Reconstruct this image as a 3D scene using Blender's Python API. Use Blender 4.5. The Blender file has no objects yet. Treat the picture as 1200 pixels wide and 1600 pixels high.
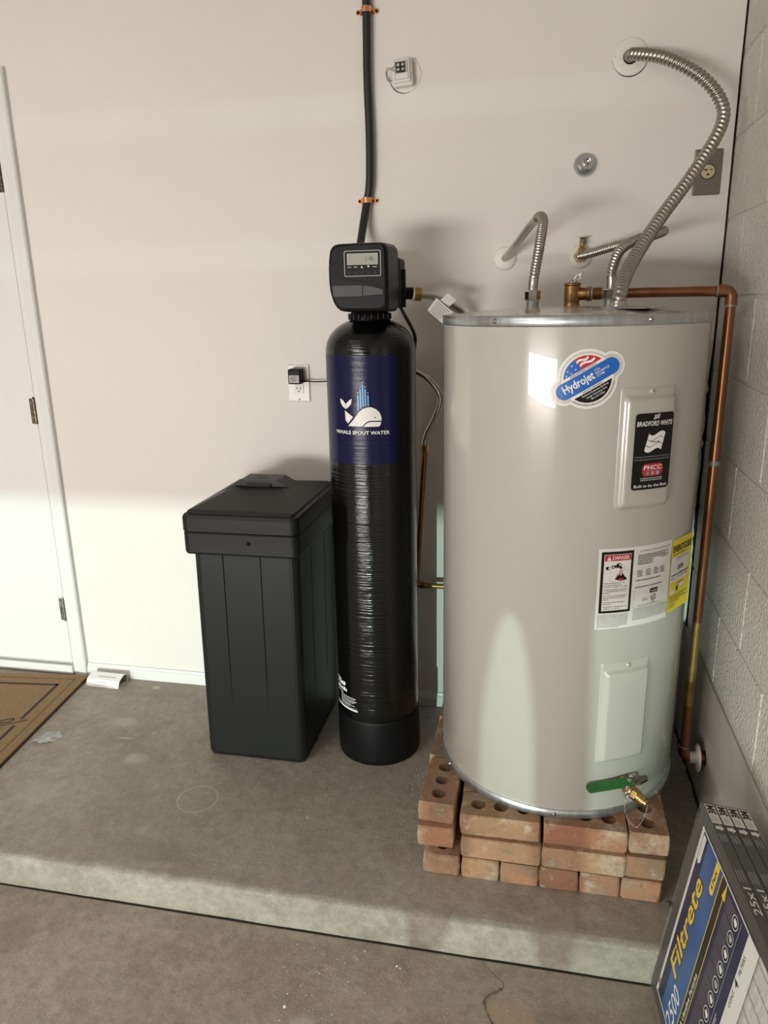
import bpy, bmesh, math, random
from mathutils import Vector, Matrix, Euler
random.seed(7)
PI = math.pi
scene = bpy.context.scene
COL = scene.collection

# ------------------------------------------------------------------ camera
def nrm(v): return Vector(v).normalized()
FPX = 1161.0                                  # focal length in pixels of a 1200 x 1600 frame
_dy = nrm((250, -333, FPX)); _dd = nrm((81, 4113, FPX))
_dd = (_dd - _dy * _dd.dot(_dy)).normalized()
_dx = _dd.cross(_dy).normalized()
if _dx.x < 0: _dx = -_dx
_rows = (_dx, _dy, -_dd)                      # world axes seen in camera axes (right, down, forward)
right = Vector([r.x for r in _rows]); down = Vector([r.y for r in _rows]); fwd = Vector([r.z for r in _rows])
cam = bpy.data.cameras.new('camera'); camo = bpy.data.objects.new('camera', cam); COL.objects.link(camo)
cam.sensor_fit = 'VERTICAL'; cam.sensor_height = 24.0; cam.sensor_width = 18.0
cam.lens = FPX / 1600 * 24.0
cam.clip_start = 0.02
up_ = -down; back_ = -fwd
M = Matrix(((right.x, up_.x, back_.x), (right.y, up_.y, back_.y), (right.z, up_.z, back_.z)))
camo.matrix_world = Matrix.Translation((-0.4874, -2.34, 1.38)) @ M.to_4x4()
scene.camera = camo

# ------------------------------------------------------------------ light
scene.view_settings.view_transform = 'Standard'
scene.view_settings.look = 'None'
scene.view_settings.gamma = 1.0
scene.view_settings.use_curve_mapping = False
scene.view_settings.exposure = -0.08
world = bpy.data.worlds.new('world'); scene.world = world; world.use_nodes = True
wn = world.node_tree.nodes['Background']; wn.inputs[0].default_value = (0.72, 0.86, 1.0, 1); wn.inputs[1].default_value = 1.2

def sun_lamp(name, rot, strength, angle, color):
    l = bpy.data.lights.new(name, 'SUN'); l.energy = strength; l.angle = angle; l.color = color
    o = bpy.data.objects.new(name, l); o.rotation_euler = rot; COL.objects.link(o); return o
def area_lamp(name, loc, rot, sx, sy, energy, color):
    l = bpy.data.lights.new(name, 'AREA'); l.shape = 'RECTANGLE'; l.size = sx; l.size_y = sy
    l.energy = energy; l.color = color
    o = bpy.data.objects.new(name, l); o.location = loc; o.rotation_euler = rot; COL.objects.link(o); return o
# low sun slipping in under the half-raised garage door behind the camera
sun_lamp('low_sun', (math.radians(89.7), 0, math.radians(-5)), 1.6, math.radians(0.9), (0.74, 1.0, 0.90))
# daylight of the opening under that door
area_lamp('door_daylight', (-3.1, -6.0, 0.30), (math.radians(90), 0, 0), 2.8, 0.72, 200, (1.0, 0.95, 0.90))
# added soft light from overhead to lift the floor, no known fixture
area_lamp('overhead_fill', (-3.0, -3.6, 2.66), (0, 0, 0), 2.4, 1.2, 75, (1.0, 0.94, 0.87))

# ------------------------------------------------------------------ materials
MATS = {}
def nodes_of(m):
    nt = m.node_tree; return nt, nt.nodes, nt.links
def mat(name, col, rough=0.5, metal=0.0, col2=None, nscale=8.0, ndetail=4.0, bump=None, coat=0.0, spec=0.5, rnd=0.0, nstretch=None, lo=0.35, hi=0.65):
    m = bpy.data.materials.new(name); m.use_nodes = True; nt, N, L = nodes_of(m)
    b = N['Principled BSDF']
    b.inputs['Base Color'].default_value = (*col, 1); b.inputs['Roughness'].default_value = rough
    b.inputs['Metallic'].default_value = metal; b.inputs['Coat Weight'].default_value = coat
    b.inputs['Specular IOR Level'].default_value = spec
    tc = N.new('ShaderNodeTexCoord'); vec = tc.outputs['Object']
    if nstretch:
        mp = N.new('ShaderNodeMapping'); mp.inputs['Scale'].default_value = nstretch; L.new(vec, mp.inputs[0]); vec = mp.outputs[0]
    last = None
    if col2:
        n = N.new('ShaderNodeTexNoise'); n.inputs['Scale'].default_value = nscale; n.inputs['Detail'].default_value = ndetail
        L.new(vec, n.inputs['Vector'])
        r = N.new('ShaderNodeMapRange'); r.inputs[1].default_value = lo; r.inputs[2].default_value = hi; L.new(n.outputs['Fac'], r.inputs[0])
        mx = N.new('ShaderNodeMix'); mx.data_type = 'RGBA'; mx.inputs[6].default_value = (*col, 1); mx.inputs[7].default_value = (*col2, 1)
        L.new(r.outputs[0], mx.inputs[0]); last = mx.outputs[2]
    if rnd:
        oi = N.new('ShaderNodeObjectInfo'); h = N.new('ShaderNodeHueSaturation')
        r = N.new('ShaderNodeMapRange'); r.inputs[3].default_value = 1 - rnd; r.inputs[4].default_value = 1 + rnd; L.new(oi.outputs['Random'], r.inputs[0])
        L.new(r.outputs[0], h.inputs['Value'])
        if last: L.new(last, h.inputs['Color'])
        else: h.inputs['Color'].default_value = (*col, 1)
        last = h.outputs[0]
    if last: L.new(last, b.inputs['Base Color'])
    if bump:
        sc, st, dist = bump[:3]
        n = N.new('ShaderNodeTexNoise'); n.inputs['Scale'].default_value = sc; n.inputs['Detail'].default_value = 3
        L.new(vec, n.inputs['Vector'])
        bp = N.new('ShaderNodeBump'); bp.inputs['Strength'].default_value = st; bp.inputs['Distance'].default_value = dist
        L.new(n.outputs['Fac'], bp.inputs['Height']); L.new(bp.outputs[0], b.inputs['Normal'])
    MATS[name] = m
    return m

mat('wall_paint', (0.75, 0.715, 0.68), 0.6, bump=(90, 0.10, 0.004), col2=(0.72, 0.685, 0.655), nscale=1.3)
mat('white_trim', (0.73, 0.73, 0.72), 0.4)
mat('block_paint', (0.70, 0.67, 0.62), 0.55, col2=(0.63, 0.60, 0.55), nscale=3, bump=(110, 1.0, 0.010))
mat('joint_paint', (0.60, 0.57, 0.52), 0.6, bump=(150, 0.4, 0.003))
mat('stem_concrete', (0.40, 0.385, 0.345), 0.75, col2=(0.52, 0.50, 0.455), nscale=5, bump=(160, 0.25, 0.002))
mat('dark_gap', (0.02, 0.018, 0.015), 0.9)
mat('ceiling_paint', (0.40, 0.38, 0.35), 0.8)
mat('heater_enamel', (0.465, 0.452, 0.408), 0.22, coat=0.5, spec=0.5)
mat('galvanized', (0.55, 0.58, 0.60), 0.36, 0.9, col2=(0.42, 0.45, 0.47), nscale=60, nstretch=(1, 1, 0.15))
mat('steel', (0.50, 0.47, 0.43), 0.28, 1.0)
mat('conduit_steel', (0.42, 0.39, 0.35), 0.34, 1.0)
mat('chrome', (0.72, 0.71, 0.70), 0.15, 1.0)
mat('copper', (0.37, 0.175, 0.09), 0.30, 1.0, col2=(0.21, 0.095, 0.048), nscale=14, nstretch=(1, 1, 0.4), lo=0.3, hi=0.75)
mat('copper_bright', (0.85, 0.45, 0.25), 0.25, 1.0)
mat('copper_worn', (0.36, 0.25, 0.10), 0.42, 0.85, col2=(0.28, 0.18, 0.065), nscale=20)
mat('brass', (0.58, 0.40, 0.17), 0.28, 1.0, col2=(0.42, 0.27, 0.10), nscale=40)
mat('brass_dull', (0.44, 0.27, 0.12), 0.38, 1.0, col2=(0.30, 0.17, 0.07), nscale=40)
mat('solder', (0.36, 0.38, 0.35), 0.5, 0.7)
mat('black_plastic', (0.004, 0.004, 0.0045), 0.45, spec=0.16, bump=(400, 0.05, 0.001))
mat('brine_plastic', (0.008, 0.0085, 0.009), 0.42, spec=0.26, bump=(300, 0.06, 0.001))
mat('lid_plastic', (0.009, 0.0085, 0.009), 0.42, spec=0.22, bump=(300, 0.06, 0.001))
mat('head_plastic', (0.006, 0.0055, 0.0055), 0.36, spec=0.16)
mat('head_gray', (0.055, 0.053, 0.052), 0.30, spec=0.3)
mat('rubber_black', (0.013, 0.013, 0.014), 0.5)
mat('lcd', (0.33, 0.34, 0.28), 0.25)
mat('lcd_digit', (0.06, 0.065, 0.05), 0.4)
mat('print_white', (0.80, 0.80, 0.78), 0.45)
mat('print_grey', (0.42, 0.41, 0.40), 0.5)
mat('print_black', (0.010, 0.009, 0.009), 0.40, spec=0.2)
mat('print_red', (0.46, 0.02, 0.03), 0.4)
mat('print_blue', (0.012, 0.12, 0.48), 0.35)
mat('print_navy', (0.010, 0.013, 0.055), 0.35, spec=0.2)
mat('print_midblue', (0.022, 0.062, 0.20), 0.35, spec=0.2, col2=(0.045, 0.13, 0.33), nscale=5)
mat('print_yellow', (0.74, 0.52, 0.05), 0.4, spec=0.2)
mat('energy_yellow', (0.80, 0.66, 0.02), 0.45)
mat('print_plum', (0.065, 0.054, 0.075), 0.4, spec=0.2)
mat('sticker_clear', (0.58, 0.565, 0.53), 0.25)
mat('sticker_white', (0.78, 0.77, 0.74), 0.35)
mat('label_paper', (0.74, 0.73, 0.70), 0.45)
mat('spout_blue', (0.02, 0.17, 0.50), 0.35)
mat('spout_light', (0.20, 0.47, 0.78), 0.35)
mat('white_plastic', (0.74, 0.72, 0.68), 0.35)
mat('escutcheon_white', (0.76, 0.73, 0.68), 0.45)
mat('plate_gray', (0.20, 0.175, 0.145), 0.38, 0.5)
mat('ivory', (0.55, 0.46, 0.30), 0.4)
mat('slot_black', (0.01, 0.009, 0.008), 0.7)
mat('hinge_metal', (0.20, 0.165, 0.12), 0.35, 0.9, col2=(0.08, 0.06, 0.045), nscale=80)
mat('hinge_silver', (0.50, 0.50, 0.48), 0.3, 0.9, col2=(0.2, 0.2, 0.18), nscale=60)
mat('mat_pile', (0.42, 0.285, 0.14), 0.95, col2=(0.27, 0.17, 0.075), nscale=240, bump=(420, 0.8, 0.006))
mat('mat_dark', (0.065, 0.052, 0.04), 0.95, col2=(0.04, 0.03, 0.022), nscale=300, bump=(420, 0.8, 0.005))
mat('mat_groove', (0.22, 0.14, 0.065), 0.95, bump=(420, 0.8, 0.005))
mat('card_white', (0.90, 0.90, 0.88), 0.55)
mat('card_inside', (0.40, 0.42, 0.30), 0.7)
mat('green_vinyl', (0.016, 0.105, 0.024), 0.38, col2=(0.03, 0.13, 0.03), nscale=60)
mat('filter_frame', (0.045, 0.044, 0.041), 0.38, col2=(0.06, 0.058, 0.054), nscale=90)
mat('filter_media', (0.62, 0.60, 0.56), 0.7, col2=(0.5, 0.48, 0.45), nscale=60)
mat('pants', (0.05, 0.055, 0.075), 0.85)
mat('shirt', (0.16, 0.16, 0.17), 0.85)
mat('skin', (0.50, 0.31, 0.22), 0.5)
mat('hair', (0.05, 0.035, 0.025), 0.6)
mat('crack_dirt', (0.13, 0.115, 0.10), 0.9, col2=(0.24, 0.21, 0.18), nscale=120)
mat('twig', (0.05, 0.038, 0.025), 0.9)
mat('chip_white', (0.78, 0.76, 0.71), 0.8)

def mat_film():
    m = bpy.data.materials.new('clear_film'); m.use_nodes = True; nt, N, L = nodes_of(m)
    b = N['Principled BSDF']; b.inputs['Base Color'].default_value = (0.9, 0.9, 0.88, 1); b.inputs['Roughness'].default_value = 0.08
    b.inputs['Alpha'].default_value = 0.03; b.inputs['Specular IOR Level'].default_value = 0.5
    MATS['clear_film'] = m
mat_film()
def mat_scrap():
    m = mat('plastic_scrap', (0.72, 0.73, 0.74), 0.15, col2=(0.5, 0.5, 0.5), nscale=60)
    m.node_tree.nodes['Principled BSDF'].inputs['Alpha'].default_value = 0.62
mat_scrap()

def mat_tank(name, col, rough, strength):
    """glossy filament-wound skin: fine uneven rings around the tank"""
    m = bpy.data.materials.new(name); m.use_nodes = True; nt, N, L = nodes_of(m)
    b = N['Principled BSDF']; b.inputs['Base Color'].default_value = (*col, 1); b.inputs['Roughness'].default_value = rough; b.inputs['Specular IOR Level'].default_value = 0.5 if 'tank' in name else 0.28
    tc = N.new('ShaderNodeTexCoord')
    mp = N.new('ShaderNodeMapping'); mp.inputs['Scale'].default_value = (2.0, 2.0, 130); L.new(tc.outputs['Object'], mp.inputs[0])
    n = N.new('ShaderNodeTexNoise'); n.inputs['Scale'].default_value = 1.6; n.inputs['Detail'].default_value = 3; L.new(mp.outputs[0], n.inputs['Vector'])
    n2 = N.new('ShaderNodeTexNoise'); n2.inputs['Scale'].default_value = 110; L.new(tc.outputs['Object'], n2.inputs['Vector'])
    mx = N.new('ShaderNodeMath'); mx.operation = 'MULTIPLY_ADD'; mx.inputs[1].default_value = 0.25
    L.new(n2.outputs['Fac'], mx.inputs[0]); L.new(n.outputs['Fac'], mx.inputs[2])
    bp = N.new('ShaderNodeBump'); bp.inputs['Strength'].default_value = strength; bp.inputs['Distance'].default_value = 0.004
    L.new(mx.outputs[0], bp.inputs['Height']); L.new(bp.outputs[0], b.inputs['Normal'])
    MATS[name] = m
mat_tank('tank_black', (0.003, 0.003, 0.003), 0.14, 0.40)
mat_tank('label_navy', (0.004, 0.005, 0.042), 0.26, 0.22)

def mat_floor(name, c1, c2, c3, marks=()):
    """poured concrete: blotches, fine grain and a few stains with their own outline"""
    m = bpy.data.materials.new(name); m.use_nodes = True; nt, N, L = nodes_of(m)
    b = N['Principled BSDF']; b.inputs['Roughness'].default_value = 0.62
    tc = N.new('ShaderNodeTexCoord'); P = tc.outputs['Object']
    def noise(s, d=5, rough=0.6):
        n = N.new('ShaderNodeTexNoise'); n.inputs['Scale'].default_value = s; n.inputs['Detail'].default_value = d; n.inputs['Roughness'].default_value = rough
        L.new(P, n.inputs['Vector']); return n.outputs['Fac']
    def rng(x, a, bb, c=0, d=1):
        r = N.new('ShaderNodeMapRange'); r.inputs[1].default_value = a; r.inputs[2].default_value = bb; r.inputs[3].default_value = c; r.inputs[4].default_value = d
        L.new(x, r.inputs[0]); return r.outputs[0]
    def mix(f, a, bb):
        mx = N.new('ShaderNodeMix'); mx.data_type = 'RGBA'; L.new(f, mx.inputs[0])
        for k, v in ((6, a), (7, bb)):
            if isinstance(v, tuple): mx.inputs[k].default_value = (*v, 1)
            else: L.new(v, mx.inputs[k])
        return mx.outputs[2]
    col = mix(rng(noise(1.7, 6), 0.35, 0.66), c1, c2)
    col = mix(rng(noise(6.5, 10, 0.72), 0.46, 0.66, 0, 0.9), col, c3)
    col = mix(rng(noise(17, 9, 0.75), 0.52, 0.72, 0, 0.55), col, (c2[0]*1.25, c2[1]*1.24, c2[2]*1.22))
    col = mix(rng(noise(38, 6, 0.7), 0.42, 0.75, 0, 0.55), col, (c1[0]*0.5, c1[1]*0.49, c1[2]*0.48))
    col = mix(rng(noise(170, 4, 0.8), 0.56, 0.70, 0, 0.6), col, (c2[0]*1.4, c2[1]*1.38, c2[2]*1.35))
    col = mix(rng(noise(75, 5, 0.8), 0.60, 0.74, 0, 0.6), col, (c1[0]*0.55, c1[1]*0.53, c1[2]*0.5))
    wob = noise(22, 4)
    for (x, y, r0, r1, soft, amt, c, sy) in marks:       # ring or disc stains
        mp = N.new('ShaderNodeMapping'); mp.inputs['Location'].default_value = (-x, -y * sy, 0); mp.inputs['Scale'].default_value = (1, sy, 0); L.new(P, mp.inputs[0])
        ln = N.new('ShaderNodeVectorMath'); ln.operation = 'LENGTH'; L.new(mp.outputs[0], ln.inputs[0])
        ad = N.new('ShaderNodeMath'); ad.operation = 'MULTIPLY_ADD'; ad.inputs[1].default_value = soft * 1.2; L.new(wob, ad.inputs[0]); L.new(ln.outputs['Value'], ad.inputs[2])
        d = ad.outputs[0]; o = soft * 0.6
        f1 = rng(d, r1 + o - soft * .5, r1 + o + soft * .5, 1, 0)
        if r0 > 0:
            f0 = rng(d, r0 + o - soft * .5, r0 + o + soft * .5, 0, 1)
            mm = N.new('ShaderNodeMath'); mm.operation = 'MULTIPLY'; L.new(f1, mm.inputs[0]); L.new(f0, mm.inputs[1]); f1 = mm.outputs[0]
        mm = N.new('ShaderNodeMath'); mm.operation = 'MULTIPLY'; mm.inputs[1].default_value = amt; L.new(f1, mm.inputs[0])
        col = mix(mm.outputs[0], col, c)
    L.new(col, b.inputs['Base Color'])
    add = N.new('ShaderNodeMath'); add.operation = 'MULTIPLY_ADD'; add.inputs[1].default_value = 0.5
    L.new(noise(140, 4, 0.7), add.inputs[0]); L.new(noise(12, 5), add.inputs[2])
    bp = N.new('ShaderNodeBump'); bp.inputs['Strength'].default_value = 0.55; bp.inputs['Distance'].default_value = 0.007
    L.new(add.outputs[0], bp.inputs['Height']); L.new(bp.outputs[0], b.inputs['Normal'])
    MATS[name] = m
pale = (0.62, 0.58, 0.52)
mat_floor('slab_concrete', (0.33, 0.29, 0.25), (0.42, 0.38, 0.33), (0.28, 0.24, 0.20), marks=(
    (-1.419, -0.641, 0.057, 0.0595, 0.003, 0.7, pale, 1.0),
    (-1.70, -0.49, 0, 0.035, 0.03, 0.6, pale, 1.4), (-1.66, -0.47, 0, 0.055, 0.05, 0.4, (0.26, 0.23, 0.2), 1.0),
    (-1.861, -0.060, 0, 0.014, 0.006, 0.7, pale, 1.3), (-1.89, -0.70, 0, 0.07, 0.06, 0.35, (0.52,0.47,0.42), 1.2),
    (-1.80, -0.39, 0, 0.03, 0.01, 0.4, pale, 6.0), (-1.45, -0.86, 0, 0.10, 0.06, 0.45, (0.22, 0.185, 0.155), 2.6),
    (-1.85, -0.30, 0, 0.04, 0.03, 0.35, pale, 1.6)))
mat_floor('lower_concrete', (0.36, 0.31, 0.26), (0.46, 0.41, 0.355), (0.30, 0.25, 0.20), marks=(
    (-0.93, -1.19, 0, 0.03, 0.02, 0.55, pale, 1.0), (-0.50, -1.08, 0, 0.05, 0.03, 0.5, (0.48,0.36,0.21), 1.2),
    (-1.72, -1.10, 0, 0.06, 0.03, 0.5, (0.25,0.21,0.18), 1.0)))
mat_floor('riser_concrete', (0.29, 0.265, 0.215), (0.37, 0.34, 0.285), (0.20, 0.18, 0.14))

def mat_brick():
    m = bpy.data.materials.new('brick_clay'); m.use_nodes = True; nt, N, L = nodes_of(m)
    b = N['Principled BSDF']; b.inputs['Roughness'].default_value = 0.85
    tc = N.new('ShaderNodeTexCoord'); oi = N.new('ShaderNodeObjectInfo')
    va = N.new('ShaderNodeVectorMath'); va.operation = 'ADD'; L.new(tc.outputs['Object'], va.inputs[0])
    cx = N.new('ShaderNodeCombineXYZ'); ml = N.new('ShaderNodeMath'); ml.operation = 'MULTIPLY'; ml.inputs[1].default_value = 37
    L.new(oi.outputs['Random'], ml.inputs[0]); L.new(ml.outputs[0], cx.inputs[0]); L.new(ml.outputs[0], cx.inputs[1]); L.new(cx.outputs[0], va.inputs[1])
    P = va.outputs[0]
    def noise(s, d=5):
        n = N.new('ShaderNodeTexNoise'); n.inputs['Scale'].default_value = s; n.inputs['Detail'].default_value = d; n.inputs['Roughness'].default_value = 0.65; L.new(P, n.inputs['Vector']); return n.outputs['Fac']
    def rng(x, a, bb, c=0, d=1):
        r = N.new('ShaderNodeMapRange'); r.inputs[1].default_value = a; r.inputs[2].default_value = bb; r.inputs[3].default_value = c; r.inputs[4].default_value = d; L.new(x, r.inputs[0]); return r.outputs[0]
    def mix(f, a, bb):
        mx = N.new('ShaderNodeMix'); mx.data_type = 'RGBA'; L.new(f, mx.inputs[0])
        for k, v in ((6, a), (7, bb)):
            if isinstance(v, tuple): mx.inputs[k].default_value = (*v, 1)
            else: L.new(v, mx.inputs[k])
        return mx.outputs[2]
    cr = N.new('ShaderNodeValToRGB'); cr.color_ramp.interpolation = 'LINEAR'; el = cr.color_ramp.elements
    el[0].position = 0.0; el[0].color = (0.33, 0.145, 0.08, 1); el[1].position = 1.0; el[1].color = (0.40, 0.25, 0.14, 1)
    for p_, c_ in ((0.25, (0.40, 0.21, 0.115, 1)), (0.45, (0.23, 0.155, 0.085, 1)), (0.62, (0.37, 0.175, 0.095, 1)), (0.8, (0.29, 0.145, 0.085, 1))):
        e_ = el.new(p_); e_.color = c_
    L.new(oi.outputs['Random'], cr.inputs[0]); base = cr.outputs[0]
    base = mix(rng(noise(9), 0.45, 0.68, 0, 0.8), base, (0.235, 0.155, 0.09))
    base = mix(rng(noise(14, 8), 0.50, 0.68, 0, 0.8), base, (0.47, 0.38, 0.27))
    base = mix(rng(noise(7), 0.52, 0.66, 0, 0.75), base, (0.15, 0.105, 0.065))
    base = mix(rng(noise(60, 6), 0.52, 0.72, 0, 0.7), base, (0.17, 0.105, 0.065))
    base = mix(rng(noise(28, 9), 0.58, 0.70, 0, 0.7), base, (0.52, 0.44, 0.34))
    L.new(base, b.inputs['Base Color'])
    bp = N.new('ShaderNodeBump'); bp.inputs['Strength'].default_value = 0.6; bp.inputs['Distance'].default_value = 0.003
    L.new(noise(120, 6), bp.inputs['Height']); L.new(bp.outputs[0], b.inputs['Normal'])
    MATS['brick_clay'] = m
mat_brick()

# ------------------------------------------------------------------ helpers
class MB:
    """collects geometry with material slots and links it as one mesh object"""
    def __init__(s): s.v = []; s.f = []; s.m = []; s.mats = []; s.smooth = []
    def slot(s, mname):
        if mname not in s.mats: s.mats.append(mname)
        return s.mats.index(mname)
    def add(s, verts, faces, mname, smooth=False, T=None):
        o = len(s.v); k = s.slot(mname)
        s.v += [tuple(T @ Vector(p)) if T is not None else tuple(p) for p in verts]
        for f in faces: s.f.append([i + o for i in f]); s.m.append(k); s.smooth.append(smooth)
    def box(s, c, d, mname, bev=0.0, T=None, seg=2):
        bm = bmesh.new(); bmesh.ops.create_cube(bm, size=1.0)
        for v in bm.verts: v.co = Vector((c[0] + v.co.x * d[0], c[1] + v.co.y * d[1], c[2] + v.co.z * d[2]))
        if bev > 0: bmesh.ops.bevel(bm, geom=bm.edges[:], offset=bev, segments=seg, profile=0.5, affect='EDGES')
        s.addbm(bm, mname, False, T)
    def addbm(s, bm, mname, smooth=False, T=None):
        bm.verts.index_update()
        s.add([v.co.copy() for v in bm.verts], [[v.index for v in f.verts] for f in bm.faces], mname, smooth, T); bm.free()
    def lathe(s, prof, mname, seg=32, T=None, smooth=True, cap=True):
        vs = []; fs = []
        for r, z in prof:
            for k in range(seg):
                a = 2 * PI * k / seg; vs.append((r * math.cos(a), r * math.sin(a), z))
        for i in range(len(prof) - 1):
            for k in range(seg):
                a = i * seg + k; b = i * seg + (k + 1) % seg
                fs.append((a, b, b + seg, a + seg))
        s.add(vs, fs, mname, smooth, T)
        if cap:
            o = len(prof) - 1
            if prof[0][0] > 1e-6: s.add(vs[:seg], [list(range(seg))[::-1]], mname, False, T)
            if prof[-1][0] > 1e-6: s.add(vs[o * seg:], [list(range(seg))], mname, False, T)
    def tube(s, pts, r, mname, seg=12, rfun=None, step=None, smooth=True, cap=True, samp=None):
        pts = [Vector(p) for p in pts]
        if samp: pts = catmull(pts, samp)
        if step: pts = resample(pts, step)
        n = len(pts); T = []
        for i in range(n):
            a = pts[max(i - 1, 0)]; b = pts[min(i + 1, n - 1)]; T.append((b - a).normalized())
        ref = Vector((0, 0, 1)) if abs(T[0].z) < 0.9 else Vector((1, 0, 0))
        u = T[0].cross(ref).normalized(); d = 0; vs = []; fs = []
        for i in range(n):
            u = (u - T[i] * u.dot(T[i])).normalized(); w = T[i].cross(u)
            if i: d += (pts[i] - pts[i - 1]).length
            for k in range(seg):
                a = 2 * PI * k / seg; rr = rfun(d, a) if rfun else r
                vs.append(pts[i] + (u * math.cos(a) + w * math.sin(a)) * rr)
        for i in range(n - 1):
            for k in range(seg):
                a = i * seg + k; b = i * seg + (k + 1) % seg; fs.append((a, b, b + seg, a + seg))
        s.add(vs, fs, mname, smooth)
        if cap:
            s.add(vs[:seg], [list(range(seg))[::-1]], mname); s.add(vs[-seg:], [list(range(seg))], mname)
    def prism(s, poly, z0, z1, mname, T=None):
        n = len(poly); bm = bmesh.new()
        lo = [bm.verts.new((x, y, z0)) for x, y in poly]; hi = [bm.verts.new((x, y, z1)) for x, y in poly]
        bm.faces.new(hi); bm.faces.new(lo[::-1])
        for i in range(n): bm.faces.new((lo[i], lo[(i + 1) % n], hi[(i + 1) % n], hi[i]))
        bmesh.ops.triangulate(bm, faces=[f for f in bm.faces if len(f.verts) > 4])
        bmesh.ops.recalc_face_normals(bm, faces=bm.faces[:])
        s.addbm(bm, mname, False, T)
    def flat(s, poly, mname, fmap, layer=1, step=None):
        """flat print: a 2-D outline laid on a surface by fmap(x, y, layer)"""
        bm = bmesh.new(); bm.faces.new([bm.verts.new((x, y, 0)) for x, y in poly])
        bmesh.ops.triangulate(bm, faces=bm.faces[:])
        s._lay(bm, mname, fmap, layer, step)
    def _lay(s, bm, mname, fmap, layer, step):
        if step:
            xs = [v.co.x for v in bm.verts]; x = math.floor(min(xs) / step) * step + step
            while x < max(xs) - 1e-6:
                bmesh.ops.bisect_plane(bm, geom=bm.verts[:] + bm.edges[:] + bm.faces[:], plane_co=(x, 0, 0), plane_no=(1, 0, 0)); x += step
        for f in bm.faces:
            if f.normal.z < 0: f.normal_flip()
        bm.verts.index_update()
        s.add([fmap(v.co.x, v.co.y, layer) for v in bm.verts], [[v.index for v in f.verts] for f in bm.faces], mname); bm.free()
    def text(s, body, x, y, size, mname, fmap, layer=2, align='CENTER', bold=0.0, shear=0.0, rot=0.0, width=None, step=None, xs=1.0):
        """size = cap height; (x, y) = anchor on the baseline; width = fit to this width"""
        cu = bpy.data.curves.new('txt', 'FONT'); cu.body = body; cu.size = 1.0; cu.align_x = 'LEFT'; cu.shear = shear; cu.offset = bold; cu.resolution_u = 2
        ob = bpy.data.objects.new('txt', cu); COL.objects.link(ob); bpy.context.view_layer.update()
        me = bpy.data.meshes.new_from_object(ob.evaluated_get(bpy.context.evaluated_depsgraph_get()))
        bm = bmesh.new(); bm.from_mesh(me)
        bpy.data.objects.remove(ob); bpy.data.curves.remove(cu); bpy.data.meshes.remove(me)
        if not bm.verts: bm.free(); return
        x0 = min(v.co.x for v in bm.verts); x1 = max(v.co.x for v in bm.verts)
        k = size / CAPH; kx = k * xs
        if width: kx = width / (x1 - x0)
        ax = {'LEFT': x0, 'CENTER': (x0 + x1) / 2, 'RIGHT': x1}[align]
        ca, sa = math.cos(rot), math.sin(rot)
        for v in bm.verts:
            a = (v.co.x - ax) * kx; b = v.co.y * k
            v.co = Vector((x + a * ca - b * sa, y + a * sa + b * ca, 0))
        bmesh.ops.triangulate(bm, faces=bm.faces[:])
        bmesh.ops.recalc_face_normals(bm, faces=bm.faces[:])
        s._lay(bm, mname, fmap, layer, step)
    def build(s, name, parent=None, **props):
        me = bpy.data.meshes.new(name); me.from_pydata(s.v, [], s.f)
        for mn in s.mats: me.materials.append(MATS[mn])
        me.polygons.foreach_set('material_index', s.m); me.polygons.foreach_set('use_smooth', s.smooth); me.update()
        return link(name, me, parent, **props)
CAPH = 0.70
def link(name, me, parent=None, **props):
    o = bpy.data.objects.new(name, me); COL.objects.link(o)
    if parent:
        o.parent = parent; o.matrix_parent_inverse = world_of(parent).inverted()
    for k, v in props.items(): o[k] = v
    return o
def world_of(o):
    m = Matrix.LocRotScale(o.location, o.rotation_euler, o.scale)
    if o.parent: m = world_of(o.parent) @ o.matrix_parent_inverse @ m
    return m
def thing(name, label, category, loc=(0, 0, 0), group=None, kind=None):
    o = bpy.data.objects.new(name, None); o.location = loc; o.empty_display_size = 0.05; COL.objects.link(o)
    o['label'] = label; o['category'] = category
    if group: o['group'] = group
    if kind: o['kind'] = kind
    return o
def catmull(P, n):
    out = []; Q = [P[0] * 2 - P[1]] + P + [P[-1] * 2 - P[-2]]
    for i in range(1, len(Q) - 2):
        a, b, c, d = Q[i - 1:i + 3]
        for k in range(n):
            t = k / n
            out.append(0.5 * ((2 * b) + (c - a) * t + (2 * a - 5 * b + 4 * c - d) * t * t + (3 * b - a - 3 * c + d) * t ** 3))
    out.append(P[-1]); return out
def resample(P, step):
    out = [P[0]]; acc = 0
    for a, b in zip(P, P[1:]):
        L = (b - a).length; pos = step - acc
        while pos <= L:
            out.append(a.lerp(b, pos / L)); pos += step
        acc = L - (pos - step)
    if (out[-1] - P[-1]).length > step * 0.2: out.append(P[-1])
    return out
def axis_T(origin, d, roll=0.0):
    """matrix that puts local +Z along d at origin"""
    q = Vector(d).to_track_quat('Z', 'Y'); return Matrix.Translation(origin) @ q.to_matrix().to_4x4() @ Matrix.Rotation(roll, 4, 'Z')
def rrect(x0, y0, x1, y1, r, n=4):
    out = []
    for cx, cy, a0 in ((x1 - r, y1 - r, 0), (x0 + r, y1 - r, 90), (x0 + r, y0 + r, 180), (x1 - r, y0 + r, 270)):
        for k in range(n + 1):
            a = math.radians(a0 + 90 * k / n); out.append((cx + r * math.cos(a), cy + r * math.sin(a)))
    return out
def rect(x0, y0, x1, y1): return [(x0, y0), (x1, y0), (x1, y1), (x0, y1)]
def circ(cx, cy, r, n=20, ry=None): return [(cx + r * math.cos(2 * PI * k / n), cy + (ry or r) * math.sin(2 * PI * k / n)) for k in range(n)]
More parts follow.
